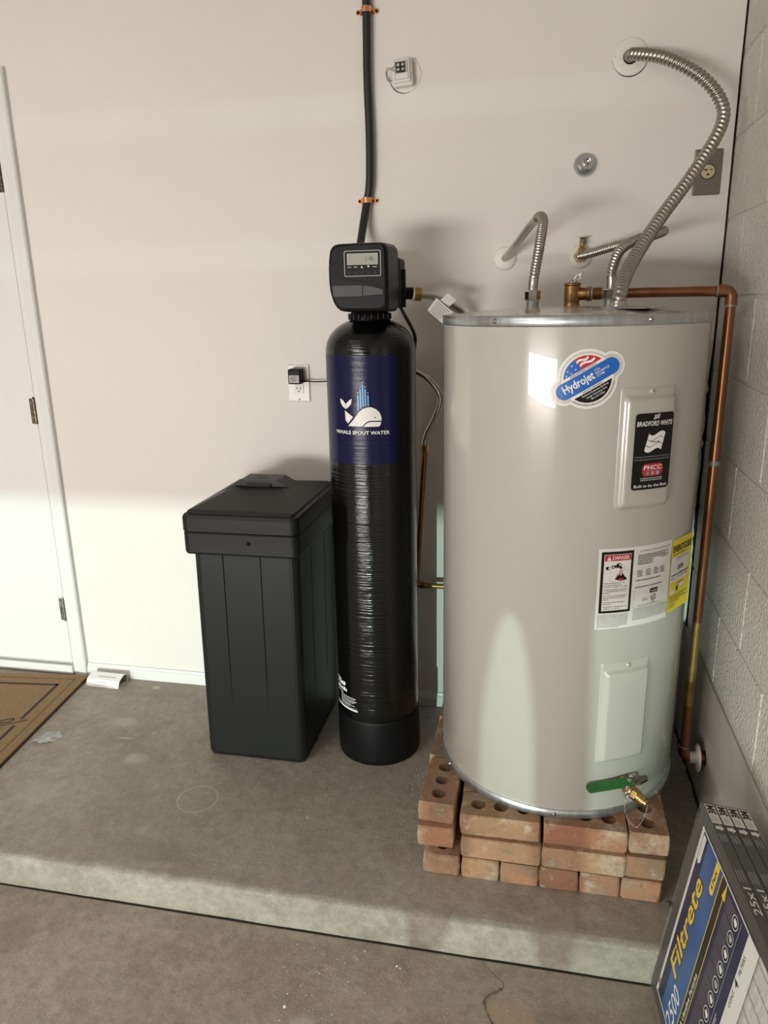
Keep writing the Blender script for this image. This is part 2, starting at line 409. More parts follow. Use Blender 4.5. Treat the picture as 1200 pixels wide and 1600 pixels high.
def ringpoly(mb, cx, cy, r0, r1, mname, fmap, layer, n=24, step=None):
    for k in range(n):
        a, b = 2 * PI * k / n, 2 * PI * (k + 1) / n
        mb.flat([(cx + r0 * math.cos(a), cy + r0 * math.sin(a)), (cx + r1 * math.cos(a), cy + r1 * math.sin(a)), (cx + r1 * math.cos(b), cy + r1 * math.sin(b)), (cx + r0 * math.cos(b), cy + r0 * math.sin(b))], mname, fmap, layer, step)
def planar(O, X, Y, eps=0.0004):
    O, X, Y = Vector(O), Vector(X).normalized(), Vector(Y).normalized(); Nn = X.cross(Y)
    return lambda x, y, l: O + X * x + Y * y + Nn * (eps * l)
def cylmap(c, R, eps=0.0004):
    def f(s, z, l):
        a = s / R; r = R + eps * l
        return Vector((c[0] + r * math.sin(a), c[1] - r * math.cos(a), z))
    return f
def hexprof(mb, r, z0, z1, mname, T): mb.lathe([(r * .93, z0), (r, z0 + (z1 - z0) * .12), (r, z1 - (z1 - z0) * .12), (r * .93, z1)], mname, 6, T, smooth=False)

# ------------------------------------------------------------------ setting
ZL = -0.0975                                  # garage floor below the landing
YR = -0.943                                   # face of the step
XW, YF, ZC = -5.8, -6.4, 2.75                 # left wall, front wall, ceiling (behind the camera)
def struct(mb, name, label, cat):
    return mb.build(name, kind='structure', label=label, category=cat)

# back wall with a ragged edge at the corner
mb = MB()
edge = []
z = ZC
rr = random.Random(3)
while z > 0.0:
    if 0.95 < z < 1.20: w = 0.006 + rr.uniform(-0.0035, 0.006)
    elif 0.6 < z <= 0.95: w = 0.007 + rr.uniform(-0.003, 0.003)
    else: w = 0.0048 + rr.uniform(-0.0006, 0.0006)
    edge.append((-w, z)); z -= rr.uniform(0.012, 0.03) if 0.55 < z < 1.22 else 0.08
poly = [(XW, ZC)] + [(XW, -0.15)] + [(-0.005, -0.15), (-0.005, 0.0)] + edge[::-1][:-1] + [(-0.005, ZC)]
mb.prism(poly, 0, 0.012, 'wall_paint', Matrix(((1, 0, 0, 0), (0, 0, 1, 0), (0, 1, 0, 0), (0, 0, 0, 1))))
mb.box(((XW + 0.1) / 2, 0.07, ZC / 2), (-XW + 0.1, 0.08, ZC + 0.3), 'dark_gap')
struct(mb, 'wall_back', 'smooth warm white garage wall behind the tanks', 'wall')

# landing slab with rounded nose
mb = MB()
prof = [(0.0, 0.0), (YR + 0.022, 0.0)]
for k in range(1, 7):
    a = math.radians(90 * k / 6); prof.append((YR + 0.022 - 0.022 * math.sin(a), -0.012 + 0.012 * math.cos(a)))
prof.append((YR, ZL - 0.002))
xs = [XW] + [-5.4 + 0.1 * i for i in range(54)] + [-0.009]
rr = random.Random(5)
vs = []; fs = []
for x in xs:
    for (y, z) in prof:
        j = rr.uniform(-0.0012, 0.0012) if y < -0.5 else 0
        vs.append((x, y + j, z))
nP = len(prof)
top = MB()
for i in range(len(xs) - 1):
    for k in range(nP - 1):
        a = i * nP + k; f = (a, a + 1, a + 1 + nP, a + nP)
        fs.append(f)
top.add(vs, [f for n_, f in enumerate(fs) if n_ % (nP - 1) < 2], 'slab_concrete', True)
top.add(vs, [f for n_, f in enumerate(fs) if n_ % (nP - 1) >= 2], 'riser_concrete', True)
slab = struct(top, 'floor', 'raised concrete landing carrying both tanks and the water heater', 'floor')
c = MB()
c.box((XW / 2, YR - 0.0025, ZL + 0.0005), (-XW, 0.007, 0.002), 'dark_gap')
c.build('joint_line', slab)
c = MB()                                       # crack along the block wall
vs = []
rr = random.Random(9); y = -0.02; pts = []
while y > YR:
    w = 0.010 + rr.uniform(0, 0.008); pts.append((y, w)); y -= 0.03
poly = [(-0.0015, y) for y, w in pts] + [(-w, y) for y, w in pts[::-1]]
c.prism(poly, -0.002, 0.0015, 'dark_gap')
c.build('wall_crack', slab)

mb = MB()
mb.box((XW / 2, (YF + 0.2) / 2, ZL - 0.05), (-XW + 0.4, -YF + 0.4, 0.1), 'lower_concrete')
low = struct(mb, 'floor', 'lower concrete garage floor in front of the step', 'floor')
c = MB()
cr = [(-0.566, -0.958), (-0.540, -0.985), (-0.522, -0.998), (-0.520, -1.012), (-0.532, -1.024), (-0.548, -1.036), (-0.557, -1.050), (-0.556, -1.065), (-0.544, -1.093), (-0.530, -1.115)]
P3 = catmull([Vector((x, y, 0)) for x, y in cr], 5)
vs = []; fs = []
rr = random.Random(2)
for i, p in enumerate(P3):
    t = (P3[min(i + 1, len(P3) - 1)] - P3[max(i - 1, 0)]).normalized(); n_ = Vector((-t.y, t.x, 0))
    w = 0.0010 + 0.0030 * rr.random() if i > 16 else 0.0008
    vs += [(*(p + n_ * w).xy, ZL + 0.0012), (*(p - n_ * w).xy, ZL + 0.0012)]
    if i: fs.append((2 * i - 2, 2 * i - 1, 2 * i + 1, 2 * i))
c.add(vs, fs, 'crack_dirt'); c.build('floor_crack', low)

# right wall: painted blocks on a bare concrete stem wall
mb = MB()
mb.box((0.0535, YF / 2, ZC / 2 + 0.1), (0.1, -YF + 0.2, ZC + 0.1), 'joint_paint')
mb.box((0.0505, (YF - 1.45) / 2, (ZC + 0.36) / 2), (0.102, -YF - 1.45, ZC - 0.36), 'block_paint')
wr = struct(mb, 'wall_right', 'rough painted concrete block wall right of the water heater', 'wall')
mb = MB()
mb.box((0.05, YF / 2, (0.362 + ZL) / 2 - 0.02), (0.112, -YF + 0.02, 0.362 - ZL + 0.04), 'stem_concrete', 0.003)
mb.build('stem_wall', wr)
proto = {}
def block_mesh(y0, y1):
    L = round(y0 - y1, 4)
    if L not in proto:
        b = MB(); b.box((0.027, -L / 2, 0.194 / 2), (0.054, L, 0.194), 'block_paint', 0.003)
        me = bpy.data.meshes.new('concrete_block'); me.from_pydata(b.v, [], b.f); me.materials.append(MATS['block_paint']); me.update(); proto[L] = me
    return proto[L]
zc = 0.364; row = 0
while zc < ZC - 0.2:
    ys = [0.0]
    y = -0.188 if row % 2 else -0.384
    while y > -1.45: ys.append(y); y -= 0.4064
    ys.append(-1.452)
    for a, b in zip(ys, ys[1:]):
        o = link('concrete_block', block_mesh(a - 0.004, b + 0.004), wr); o.location = (random.uniform(-0.0008, 0.0004), a - 0.004, zc)
    zc += 0.2032; row += 1

mb = MB(); mb.box(((XW + 0.2) / 2, YF / 2, ZC + 0.05), (-XW + 0.4, -YF + 0.4, 0.1), 'ceiling_paint'); struct(mb, 'ceiling', 'plain white garage ceiling out of view', 'ceiling')
mb = MB(); mb.box((XW - 0.05, YF / 2, ZC / 2), (0.1, -YF + 0.2, ZC + 0.4), 'ceiling_paint'); struct(mb, 'wall_left', 'plain white side wall of the garage out of view', 'wall')
mb = MB()
mb.box((-5.55, YF - 0.05, ZC / 2), (0.6, 0.1, ZC + 0.3), 'ceiling_paint'); mb.box((0.1, YF - 0.05, ZC / 2), (0.3, 0.1, ZC + 0.3), 'ceiling_paint')
mb.box((-2.65, YF - 0.05, 2.5), (5.2, 0.1, 0.6), 'ceiling_paint'); struct(mb, 'wall_front', 'garage front wall around the overhead door out of view', 'wall')
dg = bpy.data.objects.new('door_2', None); COL.objects.link(dg); dg.location = (-2.8, YF, 0.70)
dg['kind'] = 'structure'; dg['label'] = 'half raised sectional overhead garage door behind the viewer'; dg['category'] = 'door'
for k in range(4):
    mb = MB(); mb.box((-2.65, YF + 0.03, 0.72 + 0.24 + k * 0.40), (5.24, 0.04, 0.394 if k else 0.45), 'ceiling_paint', 0.004); mb.build('door_section', dg)

# house door on the left
dr = bpy.data.objects.new('door_1', None); COL.objects.link(dr); dr.location = (-2.7, 0, 0)
dr['kind'] = 'structure'; dr['label'] = 'white house door with three hinges at left edge'; dr['category'] = 'door'
mb = MB(); mb.box((-2.6965, -0.0035, 1.055), (0.91, 0.007, 2.03), 'white_trim', 0.002); mb.build('door_leaf', dr)
mb = MB(); mb.box((-2.70, -0.012, 0.020), (0.93, 0.024, 0.036), 'white_trim', 0.004); mb.box((-2.70, -0.006, 0.043), (0.92, 0.008, 0.006), 'print_grey', 0.001); mb.build('threshold', dr)
for z, mn, lab in ((1.796, 'hinge_metal', 'tarnished brass coloured door hinge, topmost'), (1.03, 'hinge_metal', 'dark bronze door hinge, middle'), (0.27, 'hinge_silver', 'painted over silver door hinge, lowest')):
    mb = MB()
    for k in range(5): mb.lathe([(0.0065, 0), (0.0065, 0.0165)], mn, 12, Matrix.Translation((-2.2405, -0.012, z - 0.0445 + k * 0.018)))
    mb.box((-2.253, -0.008, z), (0.018, 0.003, 0.089), mn, 0.001)
    mb.lathe([(0.0045, 0), (0.0055, 0.003), (0.001, 0.006)], mn, 10, Matrix.Translation((-2.2405, -0.012, z + 0.0455)))
    h = mb.build('hinge', dr); h['label'] = lab
# casing with a stepped profile
mb = MB()
prof = [(-2.237, 0), (-2.237, -0.011), (-2.233, -0.013), (-2.216, -0.013), (-2.213, -0.0155), (-2.192, -0.018), (-2.184, -0.018), (-2.179, -0.014), (-2.178, 0)]
mb.prism(prof, 0.0, 2.112, 'white_trim')
prof2 = [(y, z) for (x, y), z in zip(prof, [2.052 + (p[0] + 2.237) for p in prof])]
mb.box((-2.72, -0.009, 2.082), (0.96, 0.018, 0.059), 'white_trim', 0.003)
struct(mb, 'trim_1', 'white moulded casing around the house door', 'trim')
mb = MB(); mb.box((-2.2075, -0.006, 0.055), (0.006, 0.004, 0.03), 'slot_black')
# baseboard
mb = MB()
bp_ = [(0, 0), (-0.013, 0), (-0.013, 0.030), (-0.011, 0.034), (-0.011, 0.038), (-0.008, 0.041), (-0.006, 0.048), (0, 0.050)]
Tb = Matrix(((0, 0, 1, 0), (1, 0, 0, 0), (0, 1, 0, 0), (0, 0, 0, 1)))
mb.prism(bp_, -2.177, -0.012, 'white_trim', Tb)
struct(mb, 'baseboard_back', 'low white moulded baseboard along the back wall', 'baseboard')

# ------------------------------------------------------------------ bricks under the heater
def brick_mesh(seed):
    L, W, Hh = 0.1950, 0.0930, 0.0568; ch = 0.0035; r = random.Random(seed)
    def outline(ins): return rrect(-L / 2 + ins, -W / 2 + ins, L / 2 - ins, W / 2 - ins, 0.006, 3)
    bm = bmesh.new(); loops = []
    for ins, z in ((ch, 0), (0.0010, ch), (0, Hh / 2), (0.0010, Hh - ch), (ch, Hh)):
        jit = 0.0011
        loops.append([bm.verts.new((x + r.uniform(-jit, jit), y + r.uniform(-jit, jit), z + (r.uniform(-.0008, .0008) if 0 < z < Hh else 0))) for x, y in outline(ins)])
    n = len(loops[0])
    for a, b in zip(loops, loops[1:]):
        for i in range(n): bm.faces.new((a[i], a[(i + 1) % n], b[(i + 1) % n], b[i]))
    holes = []
    for hx in (-0.056, 0.0, 0.056):
        lo = [bm.verts.new((x, y, 0)) for x, y in circ(hx, 0, 0.0185, 14)]; hi = [bm.verts.new((x, y, Hh)) for x, y in circ(hx, 0, 0.0185, 14)]
        for i in range(14): bm.faces.new((lo[(i + 1) % 14], lo[i], hi[i], hi[(i + 1) % 14]))
        holes.append((lo, hi))
    for lp, k in ((loops[0], 0), (loops[-1], 1)):
        es = []
        for ring in [lp] + [h[k] for h in holes]:
            for i in range(len(ring)):
                e = bm.edges.get((ring[i], ring[(i + 1) % len(ring)])); es.append(e)
        bmesh.ops.triangle_fill(bm, edges=es, use_beauty=True)
    bmesh.ops.recalc_face_normals(bm, faces=bm.faces[:])
    me = bpy.data.meshes.new('brick'); bm.to_mesh(me); bm.free(); me.materials.append(MATS['brick_clay']); return me
BR = [brick_mesh(s) for s in range(5)]
ped = thing('brick_pedestal', 'three course stack of loose cored red bricks under the water heater', 'pedestal', (-0.45, -0.5, 0))
rb = random.Random(21); bi = 0
def brick(cx, cy, course, along, rot=0.0):
    global bi
    o = bpy.data.objects.new('brick', BR[bi % 5]); bi += 1; COL.objects.link(o)
    o.parent = ped; o.matrix_parent_inverse = Matrix.Translation(ped.location).inverted()
    o.location = (cx, cy, course * 0.0571)
    o.rotation_euler = (0, 0, (PI / 2 if along == 'y' else 0) + math.radians(rot))
HL, HW = 0.0985, 0.0475
# bottom course: headers showing at the front
for i, (a, b) in enumerate(((-.733, -.637), (-.636, -.543), (-.542, -.447), (-.446, -.354), (-.353, -.259), (-.258, -.162))):
    for rI in range(3): brick((a + b) / 2, -0.808 + HL + rI * 0.1975, 0, 'y', rb.uniform(-.5, .5))
# middle course
for rI in range(3): brick(-0.7045, -0.782 + HL + rI * 0.1985, 1, 'y', rb.uniform(-.6, .6))
for rI in range(3): brick(-0.204, -0.800 + HL + rI * 0.1985, 1, 'y', rb.uniform(-.6, .6))
for rI in range(6):
    brick(-0.541, -0.804 + HW + rI * 0.096, 1, 'x', 0.0 if rI == 0 else rb.uniform(-.5, .5))
    brick(-0.345 if rI == 0 else -0.352, -0.805 + HW + rI * 0.096, 1, 'x', rb.uniform(-.4, .4))
# top course
brick(-0.7015, -0.664, 2, 'y', -2.0); brick(-0.703, -0.462, 2, 'y', -1.2); brick(-0.706, -0.262, 2, 'y', 0.5)
for rI in range(3): brick(-0.1985, -0.786 + HL + rI * 0.1985, 2, 'y', 0.4 if rI == 0 else rb.uniform(-.6, .6))
for rI in range(5):
    brick(-0.5450 if rI == 0 else -0.548, -0.793 + HW + rI * 0.096, 2, 'x', 0.25 if rI == 0 else rb.uniform(-.5, .5))
    brick(-0.3465 if rI else -0.3440, -0.791 + HW + rI * 0.096, 2, 'x', rb.uniform(-.3, .3))

# ------------------------------------------------------------------ water heater
HC = (-0.418, -0.457); HR = 0.306; HZ0 = 0.1716; HZ1 = 1.346
heater = thing('water_heater', 'tall beige electric water heater standing on red bricks', 'water heater', (HC[0], HC[1], HZ0))
TH = Matrix.Translation((HC[0], HC[1], 0))
mb = MB(); mb.lathe([(HR - 0.004, HZ0 + 0.004), (HR, HZ0 + 0.01), (HR, HZ1 - 0.014)], 'heater_enamel', 128, TH, cap=False); mb.build('body', heater)
mb = MB(); mb.lathe([(HR - 0.01, HZ0), (HR + 0.0015, HZ0), (HR + 0.003, HZ0 + 0.002), (HR + 0.003, HZ0 + 0.021), (HR + 0.0005, HZ0 + 0.023)], 'galvanized', 128, TH, cap=False); mb.lathe([(0.02, HZ0), (HR - 0.01, HZ0)], 'galvanized', 64, TH)
mb.build('bottom_ring', heater)
mb = MB(); mb.lathe([(HR + 0.0005, HZ1 - 0.021), (HR + 0.0035, HZ1 - 0.018), (HR + 0.0035, HZ1), (HR + 0.001, HZ1 + 0.002), (HR - 0.004, HZ1 + 0.001)], 'galvanized', 128, TH, cap=False); mb.build('top_ring', heater)
mb = MB(); mb.lathe([(HR - 0.003, HZ1 + 0.0005), (0.27, HZ1 + 0.004), (0.20, HZ1 + 0.011), (0.1, HZ1 + 0.016), (0.0, HZ1 + 0.018)], 'heater_enamel', 96, TH, cap=False); mb.build('top_pan', heater)
def heater_dir(s): a = s / HR; return Vector((math.sin(a), -math.cos(a), 0))
def heater_pt(s, z, e=0.0): d = heater_dir(s); return Vector((HC[0], HC[1], z)) + d * (HR + e)
def screw_on(p, n, parent, r=0.006, mn='steel', name='screw'):
    mb = MB(); T = axis_T(p, n)
    mb.lathe([(r * 1.25, 0), (r * 1.25, 0.0012), (r, 0.0014), (r * .9, 0.0038), (r * .5, 0.005), (0, 0.005)], mn, 10, T)
    mb.box((0, 0, 0.005), (r * 1.3, r * .25, 0.0008), 'slot_black', T=T)
    return mb.build(name, parent)
for s, z in ((0.0, HZ0 + 0.0115), (-0.327, HZ0 + 0.0115), (0.294, HZ0 + 0.0115)): screw_on(heater_pt(s, z, 0.0025), heater_dir(s), heater, 0.0045)
for s, z in ((-0.176, HZ1 - 0.009), (0.146, HZ1 - 0.009)): screw_on(heater_pt(s, z, 0.003), heater_dir(s), heater, 0.0045)

def access_panel(s0, s1, z0, z1, name):
    ns, nz = 34, 60; vs = []; fs = []
    def ramp(d, w): t = max(0, min(1, d / w)); return t * t * (3 - 2 * t)
    for i in range(ns + 1):
        for j in range(nz + 1):
            s = s0 + (s1 - s0) * i / ns; z = z0 + (z1 - z0) * j / nz
            d = min((s - s0 - 0.007) , (s1 - 0.004 - s), (z1 - 0.017 - z), (z - z0 - 0.002) * 1.0)
            h = 0.0025 + 0.010 * ramp(d, 0.009)
            if i in (0, ns) or j in (0, nz): h = 0.0002
            vs.append(heater_pt(s, z, h))
    for i in range(ns):
        for j in range(nz):
            a = i * (nz + 1) + j; fs.append((a, a + nz + 1, a + nz + 2, a + 1))
    mb = MB(); mb.add(vs, fs, 'heater_enamel', True)
    return mb.build(name, heater)
p1 = access_panel(0.093, 0.227, 0.944, 1.203, 'access_panel'); p2 = access_panel(0.089, 0.217, 0.326, 0.583, 'access_panel')
for p, s, z in ((p1, 0.161, 1.194), (p2, 0.155, 0.574)): screw_on(heater_pt(s, z, 0.0025), heater_dir(s), p, 0.0045, 'heater_enamel')

# round sticker
HM = cylmap(HC, HR, 0.0005); ST = 0.012
mb = MB()
CX, CZ = 0.0235, 1.2215; ang = math.atan2(1.247 - 1.194, 0.069 + 0.021)
ca, sa = math.cos(ang), math.sin(ang)
def loc(a, b): return (CX + a * ca - b * sa, CZ + a * sa + b * ca)
def capsule(hl, r, n=10):
    out = []
    for k in range(n + 1): t = -PI / 2 + PI * k / n; out.append(loc(hl + r * math.cos(t), r * math.sin(t)))
    for k in range(n + 1): t = PI / 2 + PI * k / n; out.append(loc(-hl + r * math.cos(t), r * math.sin(t)))
    return out
mb.flat(circ(CX, CZ, 0.0605, 40), 'sticker_white', HM, 1, ST); mb.flat(capsule(0.0525, 0.0285), 'sticker_white', HM, 1.2, ST)
mb.flat(circ(CX, CZ, 0.0555, 40), 'sticker_clear', HM, 1.6, ST); mb.flat(capsule(0.0525, 0.0240), 'sticker_clear', HM, 1.8, ST)
def seg_poly(r, b0, sgn, a0=None, a1=None, n=22):
    """part of the disc beyond the chord b = b0 (sgn +1 above, -1 below)"""
    t0 = math.asin(b0 / r); out = []
    lo, hi = (t0, PI - t0) if sgn > 0 else (-PI - t0, t0)
    for k in range(n + 1): t = lo + (hi - lo) * k / n; out.append(loc(r * math.cos(t), r * math.sin(t)))
    return out
mb.flat(seg_poly(0.0515, 0.0125, 1), 'sticker_white', HM, 2.0, ST); mb.flat(seg_poly(0.0515, -0.0125, -1), 'sticker_white', HM, 2.0, ST)
R2 = 0.0480
def part_seg(lo, hi, b0, r=R2, n=14):
    out = [loc(r * math.cos(lo + (hi - lo) * k / n), r * math.sin(lo + (hi - lo) * k / n)) for k in range(n + 1)]
    return out
t0 = math.asin(0.0225 / R2)
mb.flat([loc(0.0, 0.0225)] + part_seg(math.radians(97), PI - t0, 0), 'print_blue', HM, 2.4, ST)
mb.flat([loc(0.0, 0.0225)] + part_seg(t0, math.radians(97), 0), 'print_red', HM, 2.4, ST)
for (a, b) in ((-0.034, 0.0262), (-0.027, 0.0330), (-0.0225, 0.0258), (-0.015, 0.0385), (-0.0115, 0.0290)): mb.flat([loc(a + dx, b + dz) for dx, dz in [(0.0021 * (1 if k % 2 == 0 else .45) * math.sin(2 * PI * k / 10), 0.0021 * (1 if k % 2 == 0 else .45) * math.cos(2 * PI * k / 10)) for k in range(10)]], 'print_white', HM, 2.8)
def wave(b, w, x0, x1, amp=0.0022):
    up = []; dn = []
    for k in range(9):
        x = x0 + (x1 - x0) * k / 8; q = b + amp * math.sin(k / 8 * 2 * PI); up.append(loc(x, q + w / 2)); dn.append(loc(x, q - w / 2))
    return up + dn[::-1]
mb.flat(wave(0.0310, 0.0048, -0.001, 0.0315), 'print_white', HM, 2.8, ST); mb.flat(wave(0.0395, 0.0045, -0.004, 0.022), 'print_white', HM, 2.8, ST)
mb.flat(part_seg(-PI + math.asin(0.0228 / R2), -math.asin(0.0228 / R2), 0, R2, 20), 'print_black', HM, 2.4, ST)
mb.flat(capsule(0.0525, 0.0168), 'print_blue', HM, 2.8, ST)
def ltext(t, a, b, size, mn, layer=3.4, **k): x, y = loc(a, b); mb.text(t, x, y, size, mn, HM, layer, rot=ang, **k)
ltext('Hydrojet', -0.0195, -0.0052, 0.0165, 'print_white', width=0.0680, bold=0.022)
for i, t in enumerate(('TOTAL', 'PERFORMANCE', 'SYSTEM')): ltext(t, 0.0185, 0.0062 - i * 0.0062, 0.0043, 'print_white', align='LEFT', bold=0.004, width=(0.013, 0.030, 0.0165)[i])
ltext('EQUIPPED WITH', 0.0, 0.0182, 0.0031, 'print_black', xs=1.75, bold=0.01); ltext('FEATURING', 0.0, -0.0214, 0.0030, 'print_black', xs=2.0, bold=0.01)
for i, t in enumerate(('Reduced Sediment Build-up', 'Longer Operating Time', 'More Hot Water')): ltext(t, 0.003, -0.0285 - i * 0.0062, 0.0034, 'print_white', width=(0.058, 0.045, 0.030)[i], bold=0.008)
s_ = 'BRADFORD WHITE CORPORATION'
for i, ch in enumerate(s_):
    t = math.radians(-140 + 112 * i / (len(s_) - 1)) - 0.0
    if ch != ' ': mb.text(ch, CX + 0.0545 * math.cos(t + ang - 0.15), CZ + 0.0545 * math.sin(t + ang - 0.15), 0.0032, 'print_black', HM, 3.4, rot=t + ang - 0.15 + PI / 2)
mb.build('round_sticker', heater, label='oval white sticker with blue slanted band and flag motif')

# black name label on the upper panel
PM = cylmap(HC, HR + 0.0127, 0.0003); KS = (HR + 0.0127) / HR
mb = MB(); a0, a1, b0, b1 = 0.122 * KS, 0.214 * KS, 0.988, 1.150
mb.flat(rrect(a0 - .0015, b0 - .0015, a1 + .0015, b1 + .0015, 0.009), 'print_grey', PM, 1, ST); mb.flat(rrect(a0, b0, a1, b1, 0.008), 'print_black', PM, 2, ST)
cxl = (a0 + a1) / 2
mb.text('BRADFORD WHITE', cxl, 1.1235, 0.0098, 'print_white', PM, 3, bold=0.018, shear=0.18, width=0.089)
def flag(cx, cy, w, h, mn, bands, lay=3):
    for bI in range(bands):
        up = []; dn = []
        for k in range(11):
            t = k / 10; sh = 0.12 * h * math.sin(t * 2 * PI + PI) - 0.02 * h
            y1 = cy + h / 2 - bI * h / bands + sh; y0 = y1 - h / bands + 0.10 * h / bands
            xo = lambda y: 0.22 * w * (y - cy) / h
            up.append((cx - w / 2 + w * t + xo(y1), y1)); dn.append((cx - w / 2 + w * t + xo(y0), y0))
        mb.flat(up + dn[::-1], mn, PM, lay, ST)
flag(cxl + 0.002, 1.142, 0.014, 0.010, 'print_grey', 3); flag(cxl + 0.002, 1.0895, 0.042, 0.037, 'print_white', 3)
mb.text('SINCE 1881', cxl + 0.003, 1.0880, 0.0032, 'print_black', PM, 4, bold=0.01)
for zz in (1.0585, 1.0520): mb.flat(rect(a0 + 0.003, zz, a1 - 0.003, zz + 0.0007), 'print_grey', PM, 3, ST)
for k in range(9): mb.flat(rect(a0 + 0.006 + k * 0.0095, 1.0540, a0 + 0.012 + k * 0.0095, 1.0565), 'print_plum', PM, 3)
mb.flat(rrect(cxl - 0.025, 1.0165, cxl + 0.028, 1.0435, 0.010), 'print_red', PM, 3, ST)
mb.text('PHCC', cxl + 0.0015, 1.0305, 0.0092, 'print_white', PM, 4, bold=0.02, width=0.045)
for k, mn in ((-1, 'print_navy'), (0, 'print_red'), (1, 'spout_blue')):
    mb.flat(circ(cxl + 0.0015 + k * 0.0125, 1.0235, 0.0050, 16), 'print_grey', PM, 4); mb.flat(circ(cxl + 0.0015 + k * 0.0125, 1.0235, 0.0041, 16), mn, PM, 5)
    mb.flat(circ(cxl + 0.0015 + k * 0.0125, 1.0232, 0.0014, 10, 0.0030), 'print_white', PM, 6)
for i, t in enumerate(('PLUMBING-HEATING-COOLING', 'CONTRACTORS ASSOCIATION')): mb.text(t, cxl, 1.0110 - i * 0.0042, 0.0026, 'print_white', PM, 3, bold=0.01, width=0.055)
mb.text('Built to be the Best', cxl, 0.9930, 0.0062, 'print_white', PM, 3, bold=0.012, shear=0.1, width=0.084)
mb.build('name_label', p1, label='black label with white flag emblem')

# warning and rating sticker
mb = MB()
mb.flat(rect(0.068, 0.668, 0.2645, 0.857), 'label_paper', HM, 1, ST)
mb.flat(rect(0.0745, 0.7065, 0.1490, 0.8500), 'print_black', HM, 2, ST); mb.flat(rect(0.0805, 0.7125, 0.1430, 0.8440), 'label_paper', HM, 3, ST)
mb.flat(rect(0.0815, 0.8290, 0.1420, 0.8430), 'print_red', HM, 4, ST)
mb.flat([(0.086, 0.8305), (0.096, 0.8305), (0.091, 0.8415)], 'print_white', HM, 5); mb.text('!', 0.091, 0.8318, 0.0065, 'print_black', HM, 6, bold=0.01)
mb.text('DANGER', 0.1185, 0.8322, 0.0082, 'print_white', HM, 5, bold=0.015, width=0.039)
def fl(poly, mn, lay=4): mb.flat(poly, mn, HM, lay, ST)
def stroke(pts, w, mn, lay=4):
    for (x0, y0), (x1, y1) in zip(pts, pts[1:]):
        d = math.hypot(x1 - x0, y1 - y0); nx, ny = -(y1 - y0) / d * w / 2, (x1 - x0) / d * w / 2
        fl([(x0 + nx, y0 + ny), (x0 - nx, y0 - ny), (x1 - nx, y1 - ny), (x1 + nx, y1 + ny)], mn, lay)
# tap, water and scalded hand drawing
fl(rrect(0.0845, 0.8090, 0.0955, 0.8165, 0.0034), 'print_black'); fl(circ(0.0925, 0.8130, 0.0024, 12), 'label_paper', 5)
fl(rrect(0.1085, 0.8155, 0.1205, 0.8230, 0.0034), 'print_black'); fl(circ(0.1165, 0.8195, 0.0024, 12), 'label_paper', 5)
stroke([(0.098, 0.8140), (0.104, 0.8160), (0.118, 0.8150), (0.1200, 0.8100)], 0.0052, 'print_black')
fl(circ(0.1015, 0.8150, 0.0040, 12), 'print_black', 4); fl(circ(0.1015, 0.8150, 0.0020, 10), 'label_paper', 5)
for k in range(4): stroke([(0.1170 + k * 0.002, 0.8075), (0.1160 + k * 0.0026, 0.7965)], 0.0008, 'print_red')
fl([(0.106, 0.7880), (0.110, 0.7905), (0.1125, 0.7990), (0.1142, 0.7925), (0.1170, 0.8005), (0.1195, 0.7925), (0.1245, 0.7990), (0.1290, 0.7920), (0.1350, 0.7870), (0.1330, 0.7835), (0.1200, 0.7820), (0.1100, 0.7850)], 'print_black')
fl([(0.113, 0.7865), (0.1185, 0.7890), (0.1270, 0.7875), (0.1255, 0.7845), (0.1180, 0.7838)], 'print_red', 5)
stroke([(0.084, 0.7990), (0.092, 0.8005), (0.100, 0.8045)], 0.0006, 'print_grey'); stroke([(0.110, 0.7805), (0.095, 0.7840), (0.093, 0.7880), (0.098, 0.7925)], 0.0006, 'print_grey'); stroke([(0.127, 0.8090), (0.127, 0.8180)], 0.0006, 'print_grey'); stroke([(0.124, 0.8085), (0.141, 0.8050)], 0.0006, 'print_grey')
warn = [('Water temperature over 125', 'can cause severe burns', 'instantly or death from scalds.'), ('Children, disabled and elderly', 'are at highest risk of being', 'scalded.'), ('See instruction manual before', 'setting temperature at water', 'heater.'), ('Feel water before bathing or', 'showering.'), ('Temperature limiting valves are', 'available, see manual.')]
zz = 0.7765
for para in warn:
    for ln in para: mb.text(ln, 0.0825, zz, 0.0024, 'print_black', HM, 4, align='LEFT', width=len(ln) * 0.00183, bold=0.01, step=None); zz -= 0.0043
    zz -= 0.0022
def greek(x0, x1, z, h, mn='print_grey', lay=4, seed=0):
    """fine print too small to read: one broken line of word-long dashes"""
    r = random.Random(seed + int(z * 1e5)); x = x0
    while x < x1 - 0.002:
        w = min(r.uniform(0.002, 0.0075), x1 - x); fl(rect(x, z, x + w, z + h), mn, lay); x += w + 0.0011
for i in range(10): greek(0.0720, 0.1440 if i != 9 else 0.125, 0.7010 - i * 0.0032, 0.0013)
for i in range(8): greek(0.1560, 0.2600 if i < 6 else 0.2610, 0.7100 - i * 0.0036 - 0.002, 0.0014)
mb.text('AUTOMATIC STORAGE WATER HEATER', 0.209, 0.8440, 0.0027, 'print_black', HM, 4, width=0.090)
for zz in (0.8415, 0.8060): fl(rect(0.155, zz, 0.2595, zz + 0.0004), 'print_grey', 4)
for i in range(3): greek(0.1600, 0.2520 - 0.012 * (i % 2), 0.8350 - i * 0.0040, 0.0015, 'print_black')
for i in range(3): greek(0.1600, 0.2020, 0.8225 - i * 0.0042, 0.0015, 'print_black'); 
greek(0.2250, 0.2450, 0.8225, 0.0015, 'print_black')
